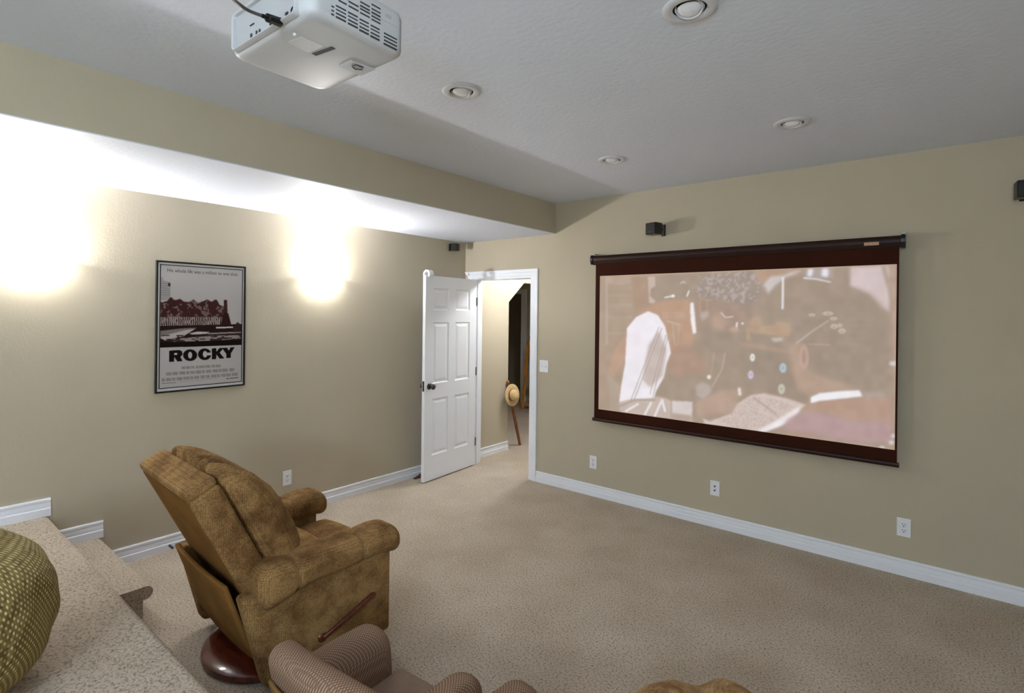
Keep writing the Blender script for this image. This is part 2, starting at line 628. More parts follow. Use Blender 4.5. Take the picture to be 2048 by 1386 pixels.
# local x along the door, local +y is the side seen from the room
st = .112
colx = [(st, DW / 2 - .05), (DW / 2 + .05, DW - st)]
rowz = [(.24, .80), (.95, 1.56), (1.68, 1.90)]
rails = MB()
zs = [0, .24, .80, .95, 1.56, 1.68, 1.90, DH]
rails.box(0, st, 0, DT, 0, DH)
rails.box(DW - st, DW, 0, DT, 0, DH)
rails.box(DW / 2 - .05, DW / 2 + .05, 0.0005, DT - .0005, 0, DH)
for a, b in ((0, .24), (.80, .95), (1.56, 1.68), (1.90, DH)):
    rails.box(st, DW - st, 0.0003, DT - .0003, a, b)
obj('door_frame', rails, M['door'], door)
for (x0, x1) in colx:
    for (z0, z1) in rowz:
        mb = MB()
        ring = []
        e = 0.0
        for ins, d in ((0, 0), (.012, .010), (.022, .010), (.045, .003)):
            ring.append([(x0 + ins, DT - d, z0 + ins), (x1 - ins, DT - d, z0 + ins), (x1 - ins, DT - d, z1 - ins), (x0 + ins, DT - d, z1 - ins)])
        mb.loft(ring, cap=False)
        mb.poly(ring[-1])
        ring2 = [[(x, DT - y, z) for x, y, z in r] for r in ring]
        mb.loft(ring2, cap=False)
        mb.poly(ring2[-1])
        obj('panel', mb, M['door'], door)
for sd in (1, -1):
    k = MB()
    y0 = DT if sd > 0 else 0
    Mx = Matrix.Translation((DW - .065, y0, .93)) @ Matrix.Rotation(-sd * math.pi / 2, 4, 'X')
    k.lathe([(.0, 0), (.032, 0), (.032, .006), (.028, .010), (.012, .012), (.011, .030), (.014, .034), (.024, .040), (.029, .050), (.028, .060), (.020, .067), (0.0, .069)], 20, Mx)
    kn = sharp(obj('knob', k, M['nickel'], door), 50)
    tag(kn, 'dark nickel door knob')
obj('latch_plate', MB().box(DW - .0005, DW + .0015, .006, DT - .006, .885, .985), M['nickel'], door)
for z in (.25, 1.02, 1.78):
    obj('hinge', MB().lathe([(0, z - .045), (.006, z - .045), (.006, z + .045), (0, z + .045)], 10, Matrix.Translation((-.004, -.004 + DT + .006, 0))), M['nickel'], door)

# white C shaped finger guard slipped over the top corner of the door
dm = Matrix.Translation((hp[0], hp[1], 0.012)) @ Matrix.Rotation(ang, 4, 'Z')
g = thing('door_finger_guard', 'white foam finger guard hooked over the top corner of the open door', 'door guard', dm @ Vector((DW - .055, DT / 2, DH)), ang)
mb = MB()
rings = []
for k in range(13):
    a = math.radians(-40 + 260 * k / 12)
    rings.append([((-.03 if q in (0, 3) else .03), (.044 if q in (0, 1) else .0255) * math.cos(a), (.044 if q in (0, 1) else .0255) * math.sin(a) + .012) for q in range(4)])
mb.loft(rings)
sharp(obj('guard_body', mb, M['white'], g), 50)

# ------------------------------------------------------------------ sconces
def sconce(y, z, x=0.0, rot=0.0, label='', first=None, loc=None, watt=BULB):
    t = thing('wall_sconce', label, 'wall lamp', loc if loc else (x, y, z), rot, 'lit half bowl sconces')
    # local +x out of the wall, rim at z=0
    a, b, c = .142, .118, .112
    rings = []
    nn, mm = 14, 24
    for i in range(nn + 1):
        th = math.pi / 2 * i / nn
        r, zz = math.cos(th), -math.sin(th) * c
        rr = max(r, .02)
        # slight lip at the rim
        k = 1.04 if i == 0 else 1.0
        rings.append([(max(0.004, rr * b * k * math.sin(math.pi * j / mm)), -rr * a * k * math.cos(math.pi * j / mm), zz) for j in range(mm + 1)])
    inner = [[(max(0.004, p[0] * .95 - .001), p[1] * .95, p[2] * .95 + .001) for p in r] for r in rings]
    mb = MB()
    mb.loft(rings, closed=False, cap=False)
    mb.loft(inner, closed=False, cap=False)
    mb.loft([rings[0], inner[0]], closed=False, cap=False)
    gl = obj('glass_bowl', mb, M['glass'], t, True)
    tag(gl, 'glowing frosted glass half bowl')
    obj('back_plate', MB().box(0, .012, -.055, .055, -.085, -.012), M['white'], t, bevel=.003)
    obj('bulb', MB().lathe([(0, -.05), (.012, -.05), (.014, -.03), (.024, -.012), (.026, 0), (.02, .016), (0, .024)], 16, Matrix.Translation((.055, 0, -.02))), M['bulb'], t, True)
    ld = bpy.data.lights.new('sconce_light', 'POINT')
    ld.energy = watt
    ld.color = (.95, .965, 1.0)
    ld.shadow_soft_size = 0.018
    lo = bpy.data.objects.new('sconce_light', ld)
    C.objects.link(lo)
    lo.parent = t
    lo.location = (.02, 0, .03)
    return t


sconce(-3.655, 1.968, label='lit frosted half bowl sconce above the steps to the platform')
sconce(-1.772, 1.968, label='lit frosted half bowl sconce between the poster and the open door')


# standing lamp at the back of the room, on the platform
lp = thing('floor_lamp_offscreen', 'white drum shade floor lamp on the platform near the back wall', 'floor lamp', (4.5, -6.1, PZ))
sharp(obj('lamp_foot', MB().lathe([(0, 0), (.15, 0), (.15, .015), (.13, .025), (.02, .03), (0, .03)], 32), M['dark_metal'], lp), 40)
obj('pole', MB().lathe([(0, .03), (.012, .03), (.012, 1.28), (0, 1.28)], 16), M['dark_metal'], lp, True)
sharp(obj('lamp_shade_offscreen', MB().lathe([(.22, 1.25), (.24, 1.25), (.20, 1.60), (.18, 1.60)], 36), emis('lit_lamp_shade', (208, 231, 255), FILL), lp), 60)

# hall lamp
lp = thing('hall_ceiling_lamp_offscreen', 'round white flush ceiling lamp in the hall beyond the doorway', 'ceiling lamp', (.75, .75, 2.6))
sharp(obj('lamp_base', MB().lathe([(0, 0), (.14, 0), (.14, -.03), (.12, -.035), (0, -.035)], 28), M['white'], lp), 40)
sharp(obj('lamp_shade_offscreen', MB().lathe([(.12, -.036), (.115, -.06), (.08, -.085), (0, -.1)], 28), emis('lit_hall_shade', (255, 250, 240), 4.0), lp), 60)
ld = bpy.data.lights.new('hall_lamp_light_offscreen', 'POINT')
ld.energy = HALL
ld.color = (.93, .96, 1.0)
ld.shadow_soft_size = 0.12
lo = bpy.data.objects.new('hall_lamp_light_offscreen', ld)
C.objects.link(lo)
lo.parent = lp
lo.location = (0, 0, -.2)

# ------------------------------------------------------------------ recessed downlights
DL = [(2.345, -2.46, 'recessed white eyeball downlight nearest the projector, over the recliner'),
      (3.475, -2.475, 'recessed white eyeball downlight in the middle of the ceiling, lens showing full'),
      (3.507, -1.035, 'recessed white eyeball downlight before the screen, nearer the right speaker'),
      (2.367, -1.0, 'recessed white eyeball downlight before the screen, nearer the soffit')]
proto = None
for (x, y, lab) in DL:
    if proto is None:
        t = thing('downlight', lab, 'recessed light', (x, y, CE), 0, 'recessed ceiling downlights')
        tr = MB().lathe([(.094, 0), (.094, -.004), (.088, -.008), (.064, -.008), (.058, -.004), (.057, 0.0), (.062, 0.0)], 40)
        sharp(obj('trim_ring', tr, M['downtrim'], t), 40)
        R = Matrix.Translation((0, 0, .024)) @ Matrix.Rotation(math.radians(-14), 4, 'X')
        eb = [(.0565 * math.cos(math.radians(a)), -.0565 * math.sin(math.radians(a))) for a in (0, 10, 20, 30, 36)]
        ey = sharp(obj('eyeball', MB().lathe(eb + [(.043, -.031), (.041, -.027), (0, -.027)], 36, R), M['downtrim'], t), 40)
        le = [(.040, -.027), (.039, -.031), (.030, -.036), (.016, -.039), (0, -.040)]
        sharp(obj('lens', MB().lathe(le, 32, R), M['lens'], ey), 60)
        proto = t
    else:
        t = copy_tree(proto)
        t.location = (x, y, CE)
        t['label'] = lab

# ------------------------------------------------------------------ picture raster helpers
def in_poly(X, Y, pts):
    r = np.zeros(X.shape, bool)
    n = len(pts)
    for i in range(n):
        x0, y0 = pts[i]
        x1, y1 = pts[(i + 1) % n]
        if y0 == y1:
            continue
        c = ((y0 > Y) != (y1 > Y)) & (X < (x1 - x0) * (Y - y0) / (y1 - y0) + x0)
        r ^= c
    return r


def blur(a, k):
    for ax in (0, 1):
        for _ in range(2):
            s = np.zeros_like(a)
            w = 0
            for d in range(-k, k + 1):
                s += np.roll(a, d, ax)
                w += 1
            a = s / w
    return a


def vnoise(X, Y, s, seed):
    rg = np.random.RandomState(seed)
    T = rg.rand(128, 128)
    u, v = X / s, Y / s
    i, jj = np.floor(u).astype(int), np.floor(v).astype(int)
    fu, fv = u - i, v - jj
    fu, fv = fu * fu * (3 - 2 * fu), fv * fv * (3 - 2 * fv)
    g = lambda a, b: T[a % 128, b % 128]
    return (g(i, jj) * (1 - fu) + g(i + 1, jj) * fu) * (1 - fv) + (g(i, jj + 1) * (1 - fu) + g(i + 1, jj + 1) * fu) * fv


class Raster:
    """a picture painted in photo pixel coordinates on a flat grid of the wall"""
    def __init__(s, A, B, nu, nv, fix, flip):
        # A,B: (u0,v0),(u1,v1) ; fix(u,v)->3D
        u = np.linspace(A[0], B[0], nu)
        v = np.linspace(A[1], B[1], nv)
        s.U, s.V = np.meshgrid(u, v)
        s.P = fix(s.U, s.V)
        d = s.P - CAM
        z = d @ Fv
        s.X = 1024 + FPX * (d @ Rv) / z
        s.Y = CY - FPX * (d @ Uv) / z
        s.col = np.zeros(s.X.shape + (3,))
        s.flip = flip

    def fill(s, rgb):
        s.col[:] = rgb

    def mix(s, m, rgb, op=1.0):
        m = (m * op)[..., None]
        s.col = s.col * (1 - m) + np.array(rgb, float) * m

    def poly(s, pts, rgb, soft=0, op=1.0):
        m = in_poly(s.X, s.Y, pts).astype(float)
        if soft:
            m = blur(m, soft)
        s.mix(m, rgb, op)

    def ell(s, cx, cy, rx, ry, rgb, soft=0.15, op=1.0):
        d = np.sqrt(((s.X - cx) / rx) ** 2 + ((s.Y - cy) / ry) ** 2)
        s.mix(np.clip((1 - d) / soft + .5, 0, 1), rgb, op)

    def line(s, pts, w, rgb, op=1.0):
        best = np.full(s.X.shape, 1e9)
        for (x0, y0), (x1, y1) in zip(pts[:-1], pts[1:]):
            dx, dy = x1 - x0, y1 - y0
            t = np.clip(((s.X - x0) * dx + (s.Y - y0) * dy) / (dx * dx + dy * dy + 1e-9), 0, 1)
            best = np.minimum(best, np.hypot(s.X - x0 - t * dx, s.Y - y0 - t * dy))
        s.mix(np.clip((w / 2 - best) + .5, 0, 1), rgb, op)

    def build(s, name, m, parent):
        nv, nu = s.X.shape
        me = bpy.data.meshes.new(name)
        me.vertices.add(nu * nv)
        me.vertices.foreach_set('co', s.P.reshape(-1).astype(np.float32))
        i = np.arange((nv - 1) * nu).reshape(nv - 1, nu)[:, :-1].reshape(-1)
        q = np.stack([i, i + 1, i + nu + 1, i + nu], 1)
        if s.flip:
            q = q[:, ::-1]
        nq = len(q)
        me.loops.add(nq * 4)
        me.loops.foreach_set('vertex_index', q.reshape(-1).astype(np.int32))
        me.polygons.add(nq)
        me.polygons.foreach_set('loop_start', np.arange(0, nq * 4, 4, dtype=np.int32))
        me.polygons.foreach_set('loop_total', np.full(nq, 4, np.int32))
        me.update(calc_edges=True)
        ca = me.color_attributes.new('print', 'FLOAT_COLOR', 'POINT')
        c4 = np.ones((nu * nv, 4), np.float32)
        c4[:, :3] = lin(np.clip(s.col, 0, 255)).reshape(-1, 3)
        ca.data.foreach_set('color', c4.reshape(-1))
        return link(name, me, m, parent)


# ------------------------------------------------------------------ framed poster
py0, py1, pz0, pz1 = -3.018, -2.42, 1.095, 2.002
ps = thing('framed_poster', 'black framed film poster with bold ROCKY title hanging between the sconces', 'poster', (0, 0, 0))
fw, fd = .011, .022
mb = MB()
for (a, b, c_, d) in ((py0, py0 + fw, pz0, pz1), (py1 - fw, py1, pz0, pz1)):
    obj('frame_rail', MB().box(0.001, fd, a, b, c_, d), M['frame'], ps, bevel=.002)
for (a, b, c_, d) in ((py0 + fw, py1 - fw, pz0, pz0 + fw), (py0 + fw, py1 - fw, pz1 - fw, pz1)):
    obj('frame_rail', MB().box(0.001, fd, a, b, c_, d), M['frame'], ps, bevel=.002)
obj('mat_board', MB().box(0.002, .010, py0 + fw, py1 - fw, pz0 + fw, pz1 - fw), M['mat'], ps)
iy0, iy1, iz0, iz1 = py0 + .030, py1 - .024, pz0 + .034, pz1 - .030
RP = Raster((iy0, iz0), (iy1, iz1), 330, 520, lambda u, v: np.stack([np.full_like(u, .0115), u, v], -1), False)
RP.fill((178, 173, 169))
X, Y = RP.X, RP.Y
# sky, tower block, treeline, plaza: a generic park view
RP.mix(np.clip((Y - 540) / 60, 0, 1), (164, 158, 153), .6)
RP.poly([(318, 553), (325, 554), (326, 561), (341, 564), (341, 600), (318, 600)], (150, 145, 140))
RP.poly([(336, 566), (341, 566), (341, 573), (336, 572)], (40, 30, 30))
for k in range(6):
    RP.line([(320, 566 + k * 4.5), (340, 568 + k * 4.5)], .8, (110, 105, 102), .7)
n1 = vnoise(X, Y, 7, 3) * .6 + vnoise(X, Y, 3, 4) * .4
edge = 592 + (X - 318) * .06 + vnoise(X, Y * 0, 9, 9) * 14
tr = ((Y > edge) & (Y < 655) & (X < 449 + n1 * 8))
RP.mix(blur(tr.astype(float), 1), (58, 28, 26))
tex = tr & (n1 > .62)
RP.mix(tex.astype(float), (150, 140, 134), .55)
trunk = (Y > 634) & (Y < 652) & (X < 449) & (np.sin(X * 1.5 + n1 * 5) > .1)
RP.mix(trunk.astype(float), (176, 168, 162), .75)
RP.poly([(318, 652), (485, 648), (485, 690), (318, 696)], (34, 16, 14))
for pts, c in (([(318, 662), (360, 657), (395, 655), (355, 668), (320, 678)], (120, 110, 106)),
               ([(318, 675), (340, 668), (372, 660), (392, 657), (368, 672), (330, 681)], (172, 165, 160)),
               ([(378, 667), (395, 663), (420, 664), (412, 668), (384, 669)], (190, 182, 178)),
               ([(415, 666), (482, 663), (482, 666), (415, 669)], (150, 140, 136)),
               ([(340, 678), (430, 671), (482, 670), (482, 677), (400, 684), (345, 684)], (142, 133, 128))):
    RP.poly(pts, c, 1)
st_ = (Y > 670) & (Y < 686) & (vnoise(X * .35, Y, 2.6, 12) > .55)
RP.mix(st_.astype(float), (40, 22, 20), .8)
# plain stone pillar on a stepped plinth
RP.poly([(441, 652), (446, 628), (452, 622), (457, 628), (463, 652)], (44, 18, 17), 1)
RP.poly([(448, 600), (454, 600), (455, 624), (447, 624)], (60, 32, 30), 1)
RP.poly([(467, 654), (475, 644), (482, 650), (482, 664), (466, 664)], (48, 32, 28), 1)
RP.poly([(432, 654), (466, 653), (466, 656), (432, 657)], (186, 178, 174))
RP.poly([(318, 684.5), (482, 680), (482, 689), (318, 696)], (14, 4, 5))
RP.poly([(316, 695.5), (483, 690.5), (483, 790), (316, 790)], (176, 171, 167))


def cr(pts, k=2048 / 170, ox=320, oy=690):
    return [(ox + x / k, oy + y / k) for x, y in pts]


INK = (12, 4, 5)
RP.poly(cr([(222, 135), (470, 122), (530, 150), (548, 215), (520, 262), (492, 285), (545, 388), (418, 398), (352, 300), (340, 300), (340, 402), (218, 410)]), INK)
RP.poly(cr([(342, 198), (400, 192), (425, 212), (400, 238), (342, 240)]), (190, 185, 181))
RP.ell(320 + 726 / 12.05, 690 + 245 / 12.05, 169 / 12.05, 140 / 12.05, INK, .08)
RP.ell(320 + 726 / 12.05, 690 + 245 / 12.05, 50 / 12.05, 82 / 12.05, (180, 175, 171), .2)
RP.ell(320 + 1076 / 12.05, 690 + 222 / 12.05, 158 / 12.05, 140 / 12.05, INK, .08)
RP.ell(320 + 1086 / 12.05, 690 + 222 / 12.05, 54 / 12.05, 80 / 12.05, (180, 175, 171), .2)
RP.poly(cr([(1100, 190), (1245, 182), (1245, 245), (1105, 250)]), (180, 175, 171))
RP.poly(cr([(1248, 82), (1358, 76), (1358, 165), (1430, 72), (1540, 66), (1440, 185), (1552, 322), (1438, 332), (1362, 232), (1352, 340), (1248, 346)]), INK)
RP.poly(cr([(1490, 70), (1620, 64), (1655, 135), (1700, 58), (1802, 50), (1708, 205), (1705, 312), (1598, 318), (1596, 215)]), INK)
# unreadable credit block: grey word shapes
for (ya, yb, xa, xb, h) in ((550, 500, 520, 1460, 60), (700, 590, 150, 1800, 72), (845, 700, 45, 1880, 72)):
    x = xa
    while x < xb:
        wd_ = rnd.uniform(60, 150)
        x2 = min(x + wd_, xb)
        y1_ = ya + (yb - ya) * (x - xa) / (xb - xa)
        y2_ = ya + (yb - ya) * (x2 - xa) / (xb - xa)
        RP.poly(cr([(x, y1_ - h / 2), (x2, y2_ - h / 2), (x2, y2_ + h / 2), (x, y1_ + h / 2)]), (128, 122, 118), 0, .55)
        xx = x
        while xx < x2:
            RP.line(cr([(xx, y1_ - h / 2), (xx + 4, y1_ + h / 2)]), .5, (96, 90, 88), .55)
            xx += rnd.uniform(14, 30)
        x = x2 + rnd.uniform(14, 34)
RP.line(cr([(45, 930), (390, 905)]), 1.6, (110, 104, 100), .7)
RP.line(cr([(455, 895), (1390, 805)]), .7, (130, 124, 120), .8)
RP.poly(cr([(1600, 800), (1655, 795), (1630, 830)]), (40, 34, 34), 0)
RP.line(cr([(1680, 805), (1880, 785)]), 1.8, (80, 74, 72), .8)
prt = RP.build('poster_print', print_mat('poster_ink', 0, 1.0, .35), ps)
tag(prt, 'grey park view above a large black title')
for (a, b, c_, d) in ((iy0 - .006, iy0, iz0, iz1), (iy1, iy1 + .006, iz0, iz1), (iy0 - .006, iy1 + .006, iz0 - .006, iz0), (iy0 - .006, iy1 + .006, iz1, iz1 + .006)):
    obj('mat_line', MB().box(.009, .0112, a, b, c_, d), M['ink'], ps)


def text_mesh(name, txt, size, m, parent, M4, offset=0.0, width=None):
    cu = bpy.data.curves.new(name, 'FONT')
    cu.body = txt
    cu.size = size
    cu.align_x = 'CENTER'
    cu.offset = offset
    to = bpy.data.objects.new(name + '_tmp', cu)
    C.objects.link(to)
    bpy.context.view_layer.update()
    me = bpy.data.meshes.new_from_object(to.evaluated_get(bpy.context.evaluated_depsgraph_get()))
    bpy.data.objects.remove(to, do_unlink=True)
    if width:
        xs = [v.co.x for v in me.vertices]
        k = width / (max(xs) - min(xs))
        for v in me.vertices:
            v.co.x *= k
    me.transform(M4)
    me.materials.clear()
    return link(name, me, m, parent)


wallM = Matrix(((0, 0, 1, 0.0122), (1, 0, 0, (iy0 + iy1) / 2 + .004), (0, 1, 0, 0), (0, 0, 0, 1)))
tg_z = at(400, 547.5, 0, 0.012)[2]
wallM[2][3] = tg_z
text_mesh('tagline', 'His whole life was a million to one shot.', .034, M['ink'], ps, wallM, 0.0, .475)

# ------------------------------------------------------------------ projection screen
YS = -0.075
sc = thing('projection_screen', 'pull down projection screen showing a film on the front wall', 'projector screen', (0, 0, 0))
hl, hr = at(1183, 523, 1, YS)[0], at(1811, 480, 1, YS)[0]
hz = 2.163
prof = [(-.032, .034), (.03, .034), (.036, .02), (.036, -.02), (.03, -.036), (-.03, -.036), (-.038, -.014), (-.041, -.008), (-.041, .012), (-.038, .02)]
mb = MB().extrude(prof, lambda a, b: (hl + .02, YS + .02 + a, hz + b), lambda a, b: (hr - .02, YS + .02 + a, hz + b))
case = sharp(obj('case', mb, M['case'], sc), 30)
for x0, x1 in ((hl, hl + .022), (hr - .022, hr)):
    mb = MB().extrude([(a * 1.15, b * 1.2) for a, b in prof], lambda a, b: (x0, YS + .02 + a, hz + b), lambda a, b: (x1, YS + .02 + a, hz + b))
    obj('end_cap', mb, M['black'], sc, bevel=.002)
    xm = (x0 + x1) / 2
    obj('hanging_bracket', MB().box(xm - .012, xm + .012, -.06, 0, hz + .03, hz + .058), M['clear'], sc, bevel=.003)
a0, a1 = at(1728, 489, 1, YS - .022), at(1758, 487, 1, YS - .022)
obj('label_plate', MB().box(a0[0], a1[0], YS - .0225, YS - .0195, a0[2] - .009, a0[2] + .012), M['label'], case)
# fabric border: four dark strips, white surface behind
bx0, bx1 = at(1190.5, 640, 1, YS)[0], at(1797, 640, 1, YS)[0]
bz0, bz1 = at(1440, 876, 1, YS)[2], hz - .03
wx0, wx1 = at(1200, 560, 1, YS)[0], at(1793.5, 560, 1, YS)[0]
wz1, wz0 = at(1500, 540, 1, YS)[2], at(1500, 860, 1, YS)[2]
obj('fabric_back', MB().box(bx0, bx1, YS + .001, YS + .003, bz0, bz1), M['black'], sc)
for (x0, x1, z0, z1) in ((bx0, wx0, bz0, bz1), (wx1, bx1, bz0, bz1), (wx0, wx1, wz1, bz1), (wx0, wx1, bz0, wz0)):
    obj('fabric_border', MB().box(x0, x1, YS - .0005, YS + .001, z0, z1), M['border'], sc)
mb = MB().extrude([(-.012, .012), (.012, .012), (.014, 0), (.012, -.014), (-.012, -.014), (-.016, 0)], lambda a, b: (bx0 - .012, YS + a, bz0 + b), lambda a, b: (bx1 + .012, YS + a, bz0 + b))
obj('bottom_bar', mb, M['case'], sc)
hx = at(1455, 880, 1, YS)
path = [(hx[0] - .045, YS, bz0 - .012), (hx[0] - .046, YS - .004, bz0 - .03), (hx[0] - .01, YS - .006, bz0 - .052), (hx[0] + .025, YS - .006, bz0 - .062), (hx[0] + .035, YS - .006, bz0 - .05), (hx[0] + .05, YS - .004, bz0 - .04), (hx[0] + .045, YS, bz0 - .012)]
obj('pull_loop', MB().tube(path, .0022, 6), M['clear'], sc, True)

RS = Raster((wx0, wz0), (wx1, wz1), 560, 330, lambda u, v: np.stack([u, np.full_like(u, YS - .001), v], -1), False)
RS.fill((176, 158, 140))
X, Y = RS.X, RS.Y
RS.mix((vnoise(X, Y, 40, 2) - .5) * .5 + .25, (168, 152, 136), .6)
# left: shelves and wall in warm haze
RS.poly([(1196, 540), (1290, 540), (1290, 900), (1196, 900)], (188, 164, 142), 3)
RS.poly([(1214, 555), (1262, 552), (1262, 566), (1240, 570), (1216, 566)], (206, 182, 164), 1)
for yy in (588, 608, 632, 664):
    RS.poly([(1216, yy), (1264, yy - 1), (1264, yy + 5), (1216, yy + 6)], (198, 176, 158), 1, .8)
RS.poly([(1211, 552), (1216, 552), (1216, 690), (1211, 690)], (206, 186, 172), 1)
RS.poly([(1295, 553), (1310, 552), (1311, 572), (1302, 578), (1300, 592), (1312, 602), (1308, 608), (1298, 606)], (228, 204, 196), 1)
RS.poly([(1264, 545), (1294, 545), (1296, 610), (1268, 622)], (190, 158, 134), 1)
RS.line([(1330, 595), (1345, 592)], 3, (240, 235, 228))
RS.ell(1346, 592, 3.5, 3, (252, 250, 246))
RS.line([(1374, 592), (1378, 582)], 3, (248, 245, 242))
RS.line([(1361, 567), (1366, 563), (1371, 566)], 2, (235, 226, 220))
# seated man: waistcoat
VEST = (212, 166, 136)
RS.poly([(1274, 630), (1290, 614), (1318, 604), (1345, 600), (1378, 599), (1384, 640), (1390, 672), (1374, 712), (1350, 740), (1330, 712), (1300, 640)], VEST, 2)
RS.poly([(1330, 700), (1378, 690), (1415, 720), (1410, 752), (1380, 745), (1350, 760)], (190, 152, 126), 5)
RS.poly([(1254, 662), (1262, 690), (1250, 720), (1236, 742), (1226, 758), (1216, 738), (1228, 704)], (214, 172, 144), 2)
RS.poly([(1214, 742), (1228, 760), (1240, 770), (1240, 830), (1226, 826), (1216, 790)], (196, 176, 158), 3)
for k in range(6):
    RS.line([(1218 + k * 4, 745 + k * 6), (1222 + k * 4, 822)], 1.2, (214, 198, 184), .6)
for k in range(9):
    RS.line([(1326 + k * 5, 624), (1328 + k * 5, 636)], 1.6, (232, 214, 200), .6)
RS.line([(1334, 642), (1360, 650)], 3, (214, 206, 190))
RS.line([(1345, 648), (1350, 690)], 2.2, (210, 198, 182))
RS.line([(1358, 652), (1356, 690)], 2, (208, 196, 180))
# shirt sleeve
SHIRT = (250, 244, 250)
RS.poly([(1254, 656), (1272, 634), (1296, 622), (1316, 630), (1330, 652), (1338, 684), (1342, 706), (1334, 726), (1328, 754), (1312, 784), (1308, 800), (1278, 806), (1238, 806), (1242, 772), (1250, 728), (1252, 690)], SHIRT, 1)
RS.poly([(1238, 804), (1262, 798), (1300, 796), (1316, 792), (1330, 796), (1343, 802), (1342, 838), (1300, 832), (1246, 830), (1238, 818)], (222, 206, 198), 1)
RS.poly([(1296, 690), (1318, 660), (1334, 700), (1326, 752), (1300, 776), (1284, 760)], (222, 208, 204), 3)
for a, b in (((1318, 654), (1262, 800)), ((1324, 656), (1268, 800)), ((1336, 672), (1306, 792)), ((1332, 670), (1300, 788))):
    RS.line([a, b], 1.4, (178, 164, 170), .8)
RS.line([(1240, 812), (1270, 800), (1310, 800)], 3, (186, 170, 156), .8)
for a, b in (((1252, 822), (1276, 808)), ((1290, 828), (1302, 806)), ((1308, 836), (1322, 804)), ((1324, 800), (1330, 822))):
    RS.line([a, b], 4.5, (246, 240, 244), .9)
RS.poly([(1344, 801), (1386, 803), (1384, 850), (1343, 840)], (232, 220, 218), 1)
RS.poly([(1344, 826), (1385, 832), (1384, 850), (1343, 840)], (206, 184, 170), 2)
# collar, head, beard, glasses
RS.poly([(1388, 612), (1410, 600), (1450, 590), (1494, 600), (1500, 640), (1480, 664), (1448, 690), (1404, 690), (1392, 660)], (178, 152, 136), 4)
RS.poly([(1425, 630), (1444, 622), (1452, 648), (1440, 662), (1426, 650)], (208, 172, 154), 4)
hm = in_poly(X, Y, [(1392, 580), (1402, 552), (1440, 542), (1500, 540), (1526, 560), (1524, 590), (1500, 612), (1460, 606), (1428, 596), (1412, 606), (1398, 596)]).astype(float)
RS.mix(blur(hm, 4), (166, 152, 146), .9)
sp = np.clip((vnoise(X, Y, 4.2, 21) - .56) * 6, 0, 1) * blur(hm, 3)
RS.mix(sp, (216, 206, 210), .75)
RS.poly([(1406, 650), (1430, 660), (1470, 668), (1478, 690), (1450, 712), (1416, 704), (1400, 676)], (164, 148, 134), 5)
RS.ell(1406, 612, 9, 19, (204, 166, 144), .4)
RS.ell(1407, 612, 5.5, 13, (176, 142, 122), .5)
RS.poly([(1400, 628), (1416, 620), (1418, 632), (1404, 642)], (212, 194, 188), 2)
RS.poly([(1380, 606), (1387, 604), (1390, 630), (1393, 666), (1386, 668), (1381, 640)], (252, 248, 250), 1)
RS.line([(1442, 625), (1451, 635), (1466, 633)], 2.2, (238, 228, 226))
RS.line([(1474, 646), (1472, 660)], 4, (246, 232, 238))
RS.ell(1485, 647, 3, 2, (248, 244, 240))
RS.poly([(1456, 656), (1474, 654), (1478, 662), (1462, 664)], (216, 176, 156), 2)
# watch chain, hands, pencil
RS.line([(1428, 706), (1422, 750)], 3, (206, 178, 154), .8)
RS.line([(1450, 706), (1444, 738), (1424, 774)], 2.2, (232, 214, 202), .8)
RS.ell(1418, 754, 4, 4.5, (246, 236, 222))
RS.poly([(1392, 772), (1404, 764), (1420, 770), (1424, 784), (1406, 798), (1392, 790)], (206, 194, 190), 2)
RS.poly([(1386, 808), (1410, 796), (1430, 784), (1470, 778), (1484, 784), (1474, 800), (1482, 816), (1470, 828), (1430, 828), (1396, 836)], (206, 174, 156), 3)
for k in range(4):
    RS.line([(1412 + k * 6, 812 + k * 3), (1458 + k * 4, 796 + k * 7)], 2, (220, 192, 176), .5)
RS.poly([(1475, 776), (1481, 774), (1483, 790), (1477, 792)], (244, 240, 230), 1)
# open book
RS.poly([(1404, 836), (1420, 842), (1464, 826), (1476, 806), (1500, 790), (1530, 786), (1580, 798), (1614, 810), (1574, 844), (1540, 860), (1510, 868), (1470, 862), (1410, 850)], (232, 214, 208), 1)
bk = in_poly(X, Y, [(1440, 846), (1476, 812), (1510, 792), (1570, 802), (1590, 816), (1540, 850), (1500, 862)])
RS.mix(bk * np.clip((vnoise(X, Y * 1.6, 2.4, 33) - .5) * 3, 0, 1), (206, 186, 180), .6)
RS.line([(1508, 796), (1552, 828)], 4, (206, 186, 174), .8)
RS.poly([(1614, 808), (1580, 846), (1520, 868), (1512, 864), (1560, 838), (1600, 812)], (252, 246, 248), 2)
